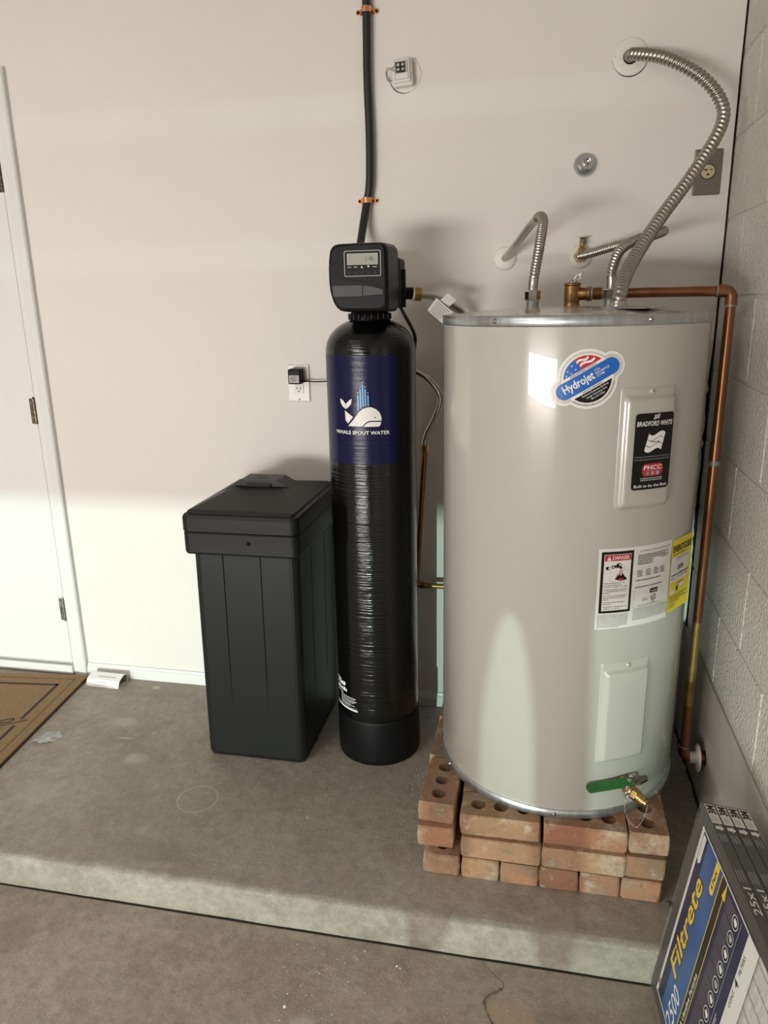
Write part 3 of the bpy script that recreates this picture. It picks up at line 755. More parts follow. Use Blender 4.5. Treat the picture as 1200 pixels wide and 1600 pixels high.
for i in range(4):
    for c0 in (0.160, 0.184, 0.206, 0.226): greek(c0, c0 + 0.015, 0.7990 - i * 0.0042, 0.0015, 'print_black')
greek(0.1580, 0.2300, 0.7760, 0.0016, 'print_black'); greek(0.1580, 0.2380, 0.7600, 0.0016, 'print_black')
fl(rect(0.2000, 0.7420, 0.2230, 0.7520), 'print_black'); mb.text('WARNING', 0.2115, 0.7450, 0.0036, 'label_paper', HM, 5, bold=0.01, width=0.019)
ringpoly(mb, 0.2115, 0.7300, 0.0062, 0.0076, 'print_black', HM, 4, 20); mb.text('UL', 0.2115, 0.7272, 0.0055, 'print_black', HM, 5, bold=0.012)
mb.text('LISTED', 0.2115, 0.7175, 0.0026, 'print_black', HM, 4); greek(0.180, 0.195, 0.7300, 0.0014); greek(0.180, 0.195, 0.7262, 0.0014)
fl(rect(0.1550, 0.7125, 0.1556, 0.7560), 'print_grey'); fl(rect(0.1550, 0.7125, 0.2500, 0.7129), 'print_grey'); greek(0.168, 0.232, 0.7150, 0.0013)
for i in range(8): fl(rect(0.2600, 0.8180 - i * 0.0028, 0.2612, 0.8200 - i * 0.0028), 'print_black')
mb.build('warning_label', heater, label='white paper label with black framed danger notice')

# yellow energy label, its free edge standing off the jacket
def EM(s, z, l):
    s0 = 0.300
    if s <= s0: return HM(s, z, l + 0.5)
    p = HM(s0, z, l + 0.5); a = s0 / HR; t = Vector((math.cos(a), math.sin(a), 0)); n_ = Vector((math.sin(a), -math.cos(a), 0)); d = s - s0
    return p + t * d + n_ * (0.6 * d * d * (1.0 if z < 0.76 else 0.0) * (0.76 - z) / 0.09)
mb = MB(); E0, E1 = 0.2670, 0.3650
mb.flat(rect(E0, 0.676, E1, 0.8520), 'energy_yellow', EM, 1, 0.008)
mb.text('ENERGYGUIDE', E0 + 0.004, 0.8210, 0.0155, 'print_black', EM, 3, align='LEFT', bold=0.02, width=0.090, step=0.01)
def fe(poly, mn, lay=3): mb.flat(poly, mn, EM, lay, 0.008)
fe(rect(E0 + 0.001, 0.7480, E1, 0.8080), 'label_paper', 2); mb.text('$424', 0.312, 0.7760, 0.0110, 'print_black', EM, 4, bold=0.012, width=0.026)
fe(rect(E0 + 0.004, 0.7640, E1 - 0.01, 0.7660), 'print_black', 4); fe(rect(0.316, 0.765, 0.318, 0.770), 'print_black', 4)
for i, (x0, x1, zz) in enumerate(((0.270, 0.34, 0.8145), (0.29, 0.35, 0.803), (0.30, 0.35, 0.757), (0.27, 0.29, 0.756), (0.30, 0.33, 0.7405), (0.27, 0.36, 0.7120), (0.27, 0.34, 0.7070), (0.27, 0.36, 0.7020), (0.27, 0.32, 0.6970), (0.27, 0.30, 0.691), (0.27, 0.295, 0.686))):
    r = random.Random(i); x = x0
    while x < x1: w = r.uniform(0.003, 0.008); fe(rect(x, zz, min(x + w, x1), zz + 0.0014), 'print_black'); x += w + 0.0012
fe(rrect(E0 + 0.004, 0.7195, E0 + 0.024, 0.7305, 0.004), 'label_paper'); fe(rrect(0.311, 0.7285, 0.334, 0.7395, 0.004), 'label_paper')
fe([(0.300, 0.722), (0.307, 0.722), (0.307, 0.731), (0.3035, 0.737), (0.300, 0.731)], 'print_black')
mb.build('energy_label', heater, label='yellow paper energy label with curling edge')

# jacket slit, vent and drain valve
mb = MB(); M5 = HM
mb.flat(rect(0.076, 0.2840, 0.150, 0.2860), 'print_grey', HM, 1, ST); mb.build('jacket_slot', heater); mb = MB(); mb.flat(rrect(0.222, 0.232, 0.256, 0.2425, 0.004), 'print_grey', HM, 1, ST); mb.flat(rrect(0.224, 0.234, 0.254, 0.2395, 0.0025), 'slot_black', HM, 2, ST)
mb.build('jacket_slot', heater)
sv, zv = 0.161, 0.2600
vp = heater_pt(sv, zv); vn = heater_dir(sv); vt = Vector((math.cos(sv / HR), math.sin(sv / HR), 0))
ax = (vn * 0.9 + vt * 0.30 + Vector((0, 0, -0.22))).normalized()
mb = MB(); T = axis_T(vp - vn * 0.004, ax)
mb.lathe([(0.019, 0.0), (0.019, 0.003), (0.0105, 0.006), (0.0105, 0.014), (0.0135, 0.016), (0.0150, 0.022), (0.0150, 0.034), (0.0120, 0.038)], 'brass', 24, T)
mb.lathe([(0.0150, 0.038), (0.0155, 0.040), (0.0155, 0.050), (0.0150, 0.052)], 'brass', 6, T, smooth=False)
for k in range(5): mb.lathe([(0.0118, 0.052 + k * 0.0042), (0.0132, 0.0536 + k * 0.0042), (0.0118, 0.0560 + k * 0.0042)], 'brass', 20, T)
mb.lathe([(0.0090, 0.0735), (0.0090, 0.0790), (0.006, 0.0800)], 'brass', 18, T)
drain = mb.build('drain_valve', heater, label='brass drain valve with threaded hose end')
up = Vector((0, 0, 1)); st0 = vp + ax * 0.024
mb = MB(); mb.lathe([(0.0075, 0), (0.0075, 0.014), (0.0045, 0.015), (0.0045, 0.024)], 'brass', 14, axis_T(st0, up)); hexprof(mb, 0.0065, 0.0215, 0.0265, 'steel', axis_T(st0, up)); mb.build('valve_stem', drain)
mb = MB(); hd = Vector((-0.93, -0.34, -0.06)).normalized(); hn = Vector((-0.10, -0.50, 0.86)); hn = (hn - hd * hn.dot(hd)).normalized(); hy = hn.cross(hd); T = Matrix.Translation(st0 + up * 0.0205) @ Matrix(((hd.x, hy.x, hn.x, 0), (hd.y, hy.y, hn.y, 0), (hd.z, hy.z, hn.z, 0), (0, 0, 0, 1)))
mb.prism(rrect(-0.012, -0.0115, 0.106, 0.0115, 0.009, 5), -0.0022, 0.0022, 'green_vinyl', T)
mb.prism(rrect(0.020, -0.0055, 0.096, 0.0055, 0.004, 4), 0.0022, 0.0030, 'green_vinyl', T)
mb.build('valve_handle', drain, label='flat green vinyl coated lever')
tip = vp - vn * 0.004 + ax * 0.079
ch0 = st0 + up * 0.010 + vn * 0.010 + vt * -0.012
cpts = [ch0, ch0 + Vector((-0.003, -0.008, -0.022)), ch0 + Vector((-0.004, -0.016, -0.048)), ch0 + Vector((0.006, -0.026, -0.068)), ch0 + Vector((0.024, -0.038, -0.072)), tip + Vector((0.0, -0.004, -0.014)), tip]
mb = MB()
for p in resample(catmull(cpts, 10), 0.0034): mb.lathe([(0.0004, -0.0013), (0.0012, -0.0006), (0.0012, 0.0006), (0.0004, 0.0013)], 'chrome', 6, Matrix.Translation(p))
for c, r in ((ch0 + Vector((0, -0.003, 0.004)), 0.0055), (ch0 + Vector((-0.002, -0.006, -0.009)), 0.0045)):
    mb.tube([c + Vector((r * math.cos(2 * PI * k / 14), -0.002, r * 1.25 * math.sin(2 * PI * k / 14))) for k in range(15)], 0.0010, 'chrome', 6)
mb.build('bead_chain', drain, label='fine silver bead chain hanging from the valve')
mb = MB(); mb.lathe([(0.015, -0.002), (0.015, 0.006), (0.011, 0.010), (0.0, 0.0105)], 'steel', 16, axis_T(heater_pt(sv + 0.034, zv + 0.004), heater_dir(sv + 0.034))); mb.build('gray_cap', drain)

# top junction cover with screws
mb = MB(); T = Matrix.Translation((-0.318, -0.610, HZ1 + 0.0115)) @ Matrix.Rotation(math.radians(-33), 4, 'Z')
mb.box((0, 0, 0), (0.135, 0.085, 0.0016), 'galvanized', 0.0006, T); mb.lathe([(0.024, 0.0008), (0.022, 0.004), (0.014, 0.0045)], 'galvanized', 24, Matrix.Translation((-0.331, -0.622, HZ1 + 0.0115)))
jc = mb.build('junction_cover', heater)
for dx, dy in ((-0.050, 0.028), (0.052, 0.026)): screw_on(T @ Vector((dx, dy, 0.0008)), (0, 0, 1), jc, 0.0050, 'chrome')

# relief valve on top
RV = Vector((-0.4215, -0.410, HZ1 + 0.014))
mb = MB(); T = Matrix.Translation(RV)
mb.lathe([(0.016, -0.006), (0.0195, -0.002), (0.0195, 0.006), (0.0175, 0.010), (0.0190, 0.013), (0.0190, 0.046), (0.0180, 0.049), (0.0205, 0.050), (0.0205, 0.055), (0.0150, 0.057)], 'brass_dull', 28, T)
mb.lathe([(0.0150, 0.0), (0.0150, 0.026), (0.0175, 0.027), (0.0175, 0.034), (0.0150, 0.0345)], 'brass_dull', 22, axis_T(RV + Vector((0.008, 0, 0.0300)), (1, 0, 0)))
rv = mb.build('relief_valve', heater, label='brass temperature relief valve on the heater top')
mb = MB(); mb.lathe([(0.013, 0.055), (0.013, 0.060), (0.009, 0.063)], 'chrome', 20, T)
mb.box((0, 0, 0.0715), (0.0035, 0.014, 0.020), 'chrome', 0.001, T @ Matrix.Rotation(math.radians(14), 4, 'Y')); mb.tube([RV + Vector((0.002, 0, 0.060)), RV + Vector((0.014, -0.002, 0.076)), RV + Vector((0.020, -0.002, 0.066))], 0.0022, 'chrome', 8, samp=6)
mb.build('test_lever', rv)

# ------------------------------------------------------------------ copper relief pipe
rp = thing('relief_pipe', 'copper relief pipe running from heater top down the block wall', 'pipe', (-0.06, -0.412, 0.15))
ZP = RV.z + 0.0300; XP = -0.060; YP = -0.410
mb = MB(); r0 = 0.0118
mb.tube([(-0.376, YP, ZP), (XP - 0.022, YP, ZP)], r0, 'copper', 20); mb.lathe([(0.0150, 0), (0.0150, 0.018)], 'copper', 22, axis_T((-0.372, YP, ZP), (1, 0, 0)))
mb.build('horizontal_pipe', rp)
mb = MB(); mb.lathe([(0.0165, 0), (0.0175, 0.002), (0.0165, 0.005)], 'solder', 20, axis_T((-0.3785, YP, ZP), (1, 0, 0))); mb.build('solder_ring', rp); mb = MB(); mb.lathe([(0.0135, 0), (0.0142, 0.002), (0.0130, 0.005)], 'solder', 20, axis_T((-0.354, YP, ZP), (1, 0, 0))); mb.build('solder_ring', rp)
def elbow(p, d0, d1, parent, R=0.017, r=0.0142, mn='copper'):
    """quarter bend from direction d0 into d1, corner at p"""
    p, d0, d1 = Vector(p), Vector(d0), Vector(d1); pts = [p - d0 * (R + 0.016), p - d0 * R]
    for k in range(1, 9):
        t = PI / 2 * k / 8; pts.append(p - d0 * R + d1 * R + d0 * R * math.sin(t) - d1 * R * math.cos(t))
    pts.append(p + d1 * (R + 0.016)); mb = MB(); mb.tube(pts, r, mn, 20)
    mb.tube([p - d0 * (R + 0.018), p - d0 * (R + 0.015)], r * 1.03, 'solder', 20); mb.tube([p + d1 * (R + 0.015), p + d1 * (R + 0.018)], r * 1.03, 'solder', 20)
    return mb.build('elbow', parent)
elbow((XP, YP, ZP), (1, 0, 0), (0, 0, -1), rp)
XB, YB, ZB = -0.062, -0.412, 0.150
top = Vector((XP, YP, ZP - 0.03)); bot = Vector((XB, YB, ZB + 0.02))
def onp(z): t = (top.z - z) / (top.z - bot.z); return top.lerp(bot, t)
mb = MB(); mb.tube([top, onp(0.99)], r0, 'copper', 20); mb.tube([onp(0.99), onp(0.555)], r0, 'copper', 20); mb.build('vertical_pipe', rp)
mb = MB(); mb.tube([onp(0.555), onp(0.310)], r0 * 1.01, 'copper_worn', 20); mb.build('vertical_pipe', rp, label='paler brassy worn stretch of the copper pipe')
mb = MB(); mb.tube([onp(0.310), bot], r0, 'copper', 20); mb.build('vertical_pipe', rp)
mb = MB(); mb.tube([onp(1.035), onp(0.985)], 0.0138, 'copper', 20); mb.tube([onp(0.987), onp(0.975)], 0.0141, 'solder', 20); mb.build('coupling', rp)
elbow((XB, YB, ZB), (0, 0, -1), (1, 0, 0), rp)
mb = MB(); mb.tube([(XB + 0.03, YB, ZB), (-0.002, YB, ZB)], r0, 'copper', 18); mb.build('outlet_pipe', rp)
mb = MB(); mb.lathe([(0.0125, -0.016), (0.0160, -0.016), (0.0160, 0.0), (0.034, 0.002), (0.039, 0.006), (0.036, 0.009), (0.0125, 0.009)], 'escutcheon_white', 36, axis_T((-0.030, YB, ZB), (1, 0, 0)), cap=False)
o = mb.build('escutcheon'); o['label'] = 'white escutcheon standing off the bare concrete around the copper pipe'; o['category'] = 'escutcheon'
mb = MB(); mb.flat(circ(0, 0, 0.022, 20), 'slot_black', planar((-0.0062, YB, ZB), (0, -1, 0), (0, 0, 1)), 1); mb.build('pipe_hole', wr)

# ------------------------------------------------------------------ flexible pipes
def corr(p, a): return lambda d, th: p * (1 + 0.0) + a * math.sin(2 * PI * d / 0.0085 + th)
fx = thing('steel_conduit', 'fat ribbed steel electrical conduit curving from wall hole to heater top', 'conduit', (-0.331, -0.622, HZ1 + 0.013))
path = [(-0.285, 0.006, 2.000), (-0.278, -0.030, 1.998), (-0.207, -0.100, 1.964), (-0.126, -0.15, 1.904), (-0.078, -0.18, 1.836), (-0.081, -0.21, 1.774), (-0.142, -0.27, 1.670), (-0.224, -0.36, 1.560), (-0.284, -0.46, 1.473), (-0.316, -0.55, 1.420), (-0.329, -0.61, 1.385), (-0.331, -0.622, HZ1 + 0.014)]
mb = MB(); mb.tube(path, 0.0145, 'conduit_steel', 16, rfun=lambda d, a: 0.0140 + 0.0023 * math.sin(2 * PI * d / 0.0125 + a), step=0.0018, samp=14); mb.build('sheath', fx)
mb = MB(); mb.lathe([(0.019, 0), (0.019, 0.006), (0.0165, 0.010), (0.0165, 0.014)], 'steel', 20, Matrix.Translation((-0.331, -0.622, HZ1 + 0.013))); mb.build('end_fitting', fx)

def connector(name, label, path, smooth_from=None):
    t = thing(name, label, 'pipe', path[-1], group=None)
    P = resample(catmull([Vector(p) for p in path], 14), 0.0013)
    L = 0.0013 * len(P)
    def rf(d, a):
        if smooth_from is not None and d < smooth_from: return 0.0108
        if d > L - 0.052: return 0.0112
        return 0.0111 + 0.0014 * math.sin(2 * PI * d / 0.0072)
    mb = MB(); mb.tube(P, 0.011, 'steel', 16, rfun=rf); mb.build('tube', t)
    e = Vector(path[-1]); T = Matrix.Translation(e)
    mb = MB(); hexprof(mb, 0.0185, -0.002, 0.022, 'chrome', T); mb.lathe([(0.0145, -0.016), (0.0145, -0.002)], 'galvanized', 18, T); mb.build('hex_nut', t)
    return t
ZN = HZ1 + 0.032
connector('water_connector', 'arched stainless water connector at left of the heater top', [(-0.605, -0.004, 1.497), (-0.590, -0.045, 1.508), (-0.572, -0.10, 1.524), (-0.528, -0.22, 1.567), (-0.506, -0.30, 1.579), (-0.497, -0.37, 1.562), (-0.502, -0.43, 1.505), (-0.511, -0.460, 1.440), (-0.514, -0.463, 1.410), (-0.514, -0.463, ZN)], 0.30)
connector('water_connector', 'looped corrugated stainless water connector behind the steel conduit', [(-0.391, -0.030, 1.496), (-0.362, -0.060, 1.501), (-0.297, -0.120, 1.516), (-0.232, -0.17, 1.529), (-0.203, -0.22, 1.537), (-0.203, -0.27, 1.537), (-0.225, -0.33, 1.527), (-0.272, -0.39, 1.512), (-0.317, -0.44, 1.487), (-0.335, -0.463, 1.445), (-0.335, -0.463, 1.410), (-0.335, -0.463, ZN)])
for (x, z, lab) in ((-0.605, 1.497, 'white round escutcheon where the arched connector meets the wall'), (-0.390, 1.496, 'white round escutcheon behind the small brass valve')):
    mb = MB(); mb.lathe([(0.034, 0), (0.0335, 0.003), (0.028, 0.006), (0.013, 0.008)], 'escutcheon_white', 36, axis_T((x, -0.0005, z), (0, -1, 0)))
    o = mb.build('escutcheon'); o['label'] = lab; o['category'] = 'escutcheon'
sv_ = thing('stop_valve', 'small brass stop valve on the wall above the relief valve', 'valve', (-0.390, -0.008, 1.496))
mb = MB(); hexprof(mb, 0.0185, 0.0, 0.012, 'brass', axis_T((-0.390, -0.0085, 1.496), (0, -1, 0))); mb.lathe([(0.0125, 0), (0.0125, 0.026), (0.0135, 0.028)], 'solder', 20, axis_T((-0.390, -0.018, 1.496), (0.45, -0.85, 0.06)))
mb.lathe([(0.011, 0.008), (0.011, 0.022), (0.008, 0.024), (0.008, 0.034)], 'brass', 16, Matrix.Translation((-0.386, -0.016, 1.496))); mb.build('valve_body', sv_)
mb = MB(); mb.box((-0.385, -0.016, 1.5370), (0.017, 0.012, 0.016), 'hinge_metal', 0.003); mb.box((-0.382, -0.018, 1.5465), (0.026, 0.008, 0.003), 'brass', 0.001, Matrix.Translation((0, 0, 0))); mb.build('valve_key', sv_)

# cut-out cover disc around the conduit
mb = MB(); T = axis_T((-0.2845, -0.0002, 2.0005), (0, -1, 0))
mb.lathe([(0.019, 0.0), (0.046, 0.0), (0.046, 0.0016), (0.044, 0.0024), (0.019, 0.0024)], 'escutcheon_white', 48, T, cap=False)
cv = mb.build('cover_disc'); cv['label'] = 'white cover disc with dark crescent gap around the conduit hole'; cv['category'] = 'cover disc'
mb = MB(); fm = planar((-0.2845, -0.0003, 2.0005), (1, 0, 0), (0, 0, 1))
for k in range(40):
    a, b = math.radians(185 + 165 * k / 40), math.radians(185 + 165 * (k + 1) / 40)
    w = lambda t: 0.0006 + 0.0022 * max(0, math.sin((math.degrees(t) - 215) / 130 * PI)) if 215 < math.degrees(t) < 345 else 0.0006
    mb.flat([(0.046 * math.cos(a), 0.046 * math.sin(a)), (0.046 * math.cos(b), 0.046 * math.sin(b)), ((0.046 + w(b)) * math.cos(b), (0.046 + w(b)) * math.sin(b)), ((0.046 + w(a)) * math.cos(a), (0.046 + w(a)) * math.sin(a))], 'slot_black', fm, 1)
mb.flat(circ(-0.0395, 0.0035, 0.0012, 8), 'slot_black', planar((-0.2845, -0.0028, 2.0005), (1, 0, 0), (0, 0, 1)), 1)
mb.build('gap', cv)
mb = MB(); mb.flat(circ(0, 0, 0.019, 24), 'slot_black', planar((-0.2845, -0.0001, 2.0005), (1, 0, 0), (0, 0, 1)), 0.5); mb.build('hole', cv)

# small terminal box on its disc
tb = thing('terminal_box', 'small white terminal box with bare wires beside the black hose', 'electrical box', (-0.900, 0, 2.001))
mb = MB(); mb.lathe([(0.046, 0), (0.046, 0.0012), (0.0445, 0.002)], 'escutcheon_white', 40, axis_T((-0.898, -0.0002, 2.001), (0, -1, 0))); bd = mb.build('back_disc', tb)
mb = MB(); fm = planar((-0.898, -0.0003, 2.001), (1, 0, 0), (0, 0, 1))
for k in range(34):
    a, b = math.radians(178 + 110 * k / 34), math.radians(178 + 110 * (k + 1) / 34); w = 0.0022 * math.sin(PI * (k + .5) / 34) + .0004
    mb.flat([(0.046 * math.cos(a), 0.046 * math.sin(a)), (0.046 * math.cos(b), 0.046 * math.sin(b)), ((0.046 + w) * math.cos(b), (0.046 + w) * math.sin(b)), ((0.046 + w) * math.cos(a), (0.046 + w) * math.sin(a))], 'slot_black', fm, 1)
mb.flat(circ(-0.029, -0.011, 0.0040, 10), 'slot_black', planar((-0.898, -0.0023, 2.001), (1, 0, 0), (0, 0, 1)), 1); mb.build('gap', tb)
mb = MB(); T = Matrix.Translation((-0.9025, 0, 2.0005)) @ Matrix.Rotation(math.radians(-4), 4, 'Y')
mb.box((0, -0.016, 0), (0.058, 0.030, 0.068), 'white_plastic', 0.005, T); mb.box((0, -0.0335, 0.002), (0.048, 0.010, 0.057), 'white_plastic', 0.003, T); hs = mb.build('housing', tb)
mb = MB(); mb.box((0, -0.0390, 0.003), (0.038, 0.004, 0.046), 'print_grey', 0.001, T); mb.box((0.001, -0.0395, -0.012), (0.036, 0.004, 0.014), 'white_plastic', 0.001, T); mb.box((-0.001, -0.0410, 0.0100), (0.026, 0.006, 0.026), 'slot_black', 0.001, T); tbk = mb.build('terminal_block', hs)
for dx in (-0.007, 0.006):
    for dz in (0.004, 0.016):
        screw_on(T @ Vector((dx, -0.044, dz)), (0, -1, 0), hs, 0.0038, 'chrome')
mb = MB(); mb.tube([T @ Vector(p) for p in ((-0.014, -0.043, 0.016), (-0.026, -0.046, 0.010), (-0.040, -0.040, 0.012), (-0.046, -0.028, 0.000), (-0.044, -0.015, -0.012), (-0.036, -0.004, -0.010))], 0.0016, 'print_grey', 8, samp=8); mb.build('wire', tb); mb = MB(); mb.tube([T @ Vector(p) for p in ((-0.013, -0.043, 0.006), (-0.024, -0.045, 0.004), (-0.034, -0.036, 0.010), (-0.043, -0.026, 0.006), (-0.042, -0.012, -0.008), (-0.035, -0.004, -0.012))], 0.0015, 'print_grey', 8, samp=8); mb.build('wire', tb)

# capped pipe stub
kn = thing('capped_pipe_stub', 'round galvanized metal cap sticking out of the bare wall', 'pipe stub', (-0.389, 0, 1.742))
mb = MB(); T = axis_T((-0.389, 0.0005, 1.7395), (0.12, -1, 0.10)); mb.lathe([(0.031, 0), (0.0315, 0.003), (0.029, 0.010), (0.023, 0.018), (0.016, 0.022)], 'galvanized', 32, T); mb.build('flange', kn)
mb = MB(); hexprof(mb, 0.0215, 0.014, 0.028, 'galvanized', T); mb.lathe([(0.0115, 0.028), (0.0115, 0.036), (0.009, 0.037), (0.008, 0.030), (0, 0.030)], 'chrome', 20, T); mb.build('hex_plug', kn)

# 240 V outlet
ou = thing('wall_outlet', 'gray metal wall plate with one round ivory socket near the corner', 'outlet', (-0.064, 0, 1.704))
mb = MB(); mb.box((-0.064, -0.003, 1.704), (0.072, 0.006, 0.116), 'plate_gray', 0.003); mb.build('cover_plate', ou)
mb = MB(); T = axis_T((-0.063, -0.0055, 1.705), (0, -1, 0)); mb.lathe([(0.0200, 0), (0.0200, 0.0006)], 'slot_black', 28, T); mb.lathe([(0.0178, 0.0), (0.0178, 0.002), (0.0165, 0.0028)], 'ivory', 28, T); fm = planar((-0.063, -0.0084, 1.705), (1, 0, 0), (0, 0, 1))
mb.flat(rect(-0.0115, 0.0035, -0.0045, 0.0060), 'slot_black', fm, 1); mb.flat(rect(-0.0060, 0.0015, -0.0035, 0.0075), 'slot_black', fm, 1); mb.flat(rect(0.0040, 0.0035, 0.0115, 0.0060), 'slot_black', fm, 1); mb.flat(circ(0, -0.0075, 0.0032, 12), 'slot_black', fm, 1)
mb.build('socket', ou)
for dz in (0.030, -0.030): screw_on((-0.064, -0.006, 1.704 + dz), (0, -1, 0), ou, 0.0032, 'chrome')

# ------------------------------------------------------------------ black hose and copper straps
mb = MB(); hx = -1.004
mb.tube([(hx + 0.001, -0.018, ZC + 0.01), (hx + 0.001, -0.018, 2.20), (hx - 0.001, -0.017, 2.00), (hx + 0.002, -0.018, 1.85), (hx - 0.001, -0.0185, 1.72), (hx - 0.012, -0.019, 1.660), (hx - 0.020, -0.050, 1.58), (hx - 0.016, -0.105, 1.52), (hx + 0.004, -0.16, 1.475), (hx + 0.018, -0.20, 1.455)], 0.0118, 'rubber_black', 16, samp=10)
o = mb.build('drain_hose'); o['label'] = 'black rubber hose running down the wall into the softener head'; o['category'] = 'hose'
for z, x, lab in ((2.166, hx, 'copper two hole strap holding the black hose at the top'), (1.672, hx - 0.0095, 'copper two hole strap holding the black hose just above the softener head')):
    st_ = thing('pipe_strap', lab, 'pipe strap', (x, 0, z), group='copper straps on the black hose')
    mb = MB(); vs = []; fs = []; n = 14
    prof = [(-0.027, -0.0008), (-0.016, -0.0012), (-0.0142, -0.010)] + [(0.0142 * math.cos(math.radians(180 + 180 * k / n)), -0.018 + 0.0142 * math.sin(math.radians(180 + 180 * k / n)) - 0.0006) for k in range(1, n)] + [(0.0142, -0.010), (0.016, -0.0012), (0.027, -0.0008)]
    for (px, py) in prof:
        for dz in (-0.0075, 0.0075): vs.append((x + px, py - 0.0006, z + dz))
    for i in range(len(prof) - 1): fs.append((2 * i, 2 * i + 1, 2 * i + 3, 2 * i + 2))
    mb.add(vs, fs, 'copper_bright', True); mb.build('band', st_)
    for sx in (-1, 1):
        mb = MB(); mb.lathe([(0.0070, 0), (0.0070, 0.0018)], 'copper_bright', 14, axis_T((x + sx * 0.0265, -0.0006, z), (0, -1, 0))); mb.build('ear', st_)
        screw_on((x + sx * 0.0265, -0.0024, z), (0, -1, 0), st_, 0.0036, 'slot_black')

# ------------------------------------------------------------------ wall outlet with adapter (left)
ow = thing('wall_outlet', 'white wall plate behind the black plug-in adapter', 'outlet', (-1.2595, 0, 1.131))
mb = MB(); mb.box((-1.2595, -0.003, 1.131), (0.073, 0.006, 0.118), 'white_plastic', 0.0025); mb.build('cover_plate', ow)
mb = MB(); mb.box((-1.2590, -0.0065, 1.131), (0.033, 0.004, 0.067), 'print_white', 0.001); fm = planar((-1.2590, -0.0087, 1.110), (1, 0, 0), (0, 0, 1))
mb.flat(rect(-0.0075, 0.001, -0.0050, 0.009), 'slot_black', fm, 1); mb.flat(rect(0.0045, 0.001, 0.0070, 0.0085), 'slot_black', fm, 1); mb.flat(circ(0, -0.005, 0.0024, 10), 'slot_black', fm, 1); mb.build('socket', ow)
screw_on((-1.2595, -0.006, 1.079), (0, -1, 0), ow, 0.0028, 'white_plastic')
ad = thing('power_adapter', 'black plug-in power adapter with thin cord to the softener', 'adapter', (-1.262, -0.01, 1.155))
mb = MB(); mb.box((-1.2600, -0.028, 1.1555), (0.043, 0.038, 0.048), 'black_plastic', 0.004); mb.build('case', ad)
mb = MB(); fm = planar((-1.2600, -0.0472, 1.1480), (1, 0, 0), (0, 0, 1)); mb.flat(rect(-0.017, -0.012, 0.016, 0.012), 'print_grey', fm, 1)
for k in range(4): mb.flat(rect(-0.013, 0.006 - k * 0.0045, 0.010 - (k % 2) * 0.006, 0.0075 - k * 0.0045), 'slot_black', fm, 2)
mb.build('rating_label', ad)
mb = MB(); mb.lathe([(0.0035, 0), (0.0035, 0.010), (0.0020, 0.016)], 'black_plastic', 12, axis_T((-1.240, -0.028, 1.140), (1, 0, 0)))
mb.tube([(-1.226, -0.028, 1.140), (-1.19, -0.03, 1.1385), (-1.15, -0.045, 1.141), (-1.10, -0.07, 1.140), (-1.04, -0.10, 1.142), (-1.01, -0.118, 1.20), (-1.005, -0.12, 1.30), (-1.000, -0.20, 1.36)], 0.0021, 'black_plastic', 8, samp=8); mb.build('cord', ad)

# ------------------------------------------------------------------ softener tank
SC = (-0.957, -0.268); SR = 0.126; TS = Matrix.Translation((SC[0], SC[1], 0))
so = thing('water_softener', 'tall glossy black softener tank with navy whale label', 'water softener', (SC[0], SC[1], 0))
prof = [(SR - 0.006, 0.12), (SR, 0.125)] + [(SR, 0.125 + 0.05 * k) for k in range(1, 23)] + [(SR, 1.250)]
for k in range(1, 13):
    t = PI / 2 * k / 12 * 0.86; prof.append((SR * math.cos(t) ** 0.85, 1.250 + 0.090 * math.sin(t)))
prof.append((0.040, 1.342))
mb = MB(); mb.lathe(prof, 'tank_black', 72, TS, cap=False); mb.build('tank', so)
mb = MB(); mb.lathe([(0.1255, 0.0), (0.1285, 0.004), (0.1300, 0.02), (0.1300, 0.142), (0.1292, 0.147), (0.1262, 0.149)], 'black_plastic', 72, TS); mb.build('base_boot', so)
mb = MB(); mb.lathe([(0.052, 1.328), (0.056, 1.334), (0.056, 1.350), (0.052, 1.353), (0.052, 1.40)], 'black_plastic', 40, TS)
for k in range(20): a = 2 * PI * k / 20; mb.box((SC[0] + 0.057 * math.cos(a), SC[1] + 0.057 * math.sin(a), 1.343), (0.006, 0.006, 0.016), 'black_plastic', 0.0015)
mb.build('neck_collar', so)
SM = cylmap(SC, SR, 0.0005)
mb = MB(); mb.flat(rect(-0.150, 0.951, 0.1000, 1.2445), 'label_navy', SM, 1, 0.006)
def sf(poly, mn, lay=3): mb.flat(poly, mn, SM, lay, 0.01)
sf([(-0.0654, 1.1308), (-0.0636, 1.1188), (-0.0569, 1.1097), (-0.0477, 1.1025), (-0.0471, 1.1164), (-0.0551, 1.1254)], 'print_white')
sf([(-0.0464, 1.1025), (-0.0376, 1.1082), (-0.0294, 1.1172), (-0.0273, 1.1311), (-0.035, 1.1265), (-0.0458, 1.1165)], 'print_white')
sf([(-0.0496, 1.0985), (-0.0248, 1.0819), (-0.0404, 1.0636), (-0.0485, 1.0718)], 'print_white')
sf([(-0.0406, 1.0566), (-0.0211, 1.0777), (-0.0077, 1.0954), (0.0033, 1.1042), (0.0156, 1.1085), (0.0259, 1.1088), (0.0379, 1.1037), (0.0472, 1.0947), (0.0523, 1.0841), (0.0533, 1.0719), (0.0233, 1.0721), (0.0164, 1.0704), (0.0093, 1.0661), (0.0038, 1.06), (0.0002, 1.057)], 'print_white')
sf([(0.0046, 1.056), (0.011, 1.0635), (0.0172, 1.0678), (0.025, 1.0691), (0.052, 1.0685), (0.0501, 1.0616), (0.0464, 1.0562), (0.0247, 1.0559)], 'print_white')
sf(circ(0.0351, 1.081, 0.0018, 12), 'print_navy', 4)
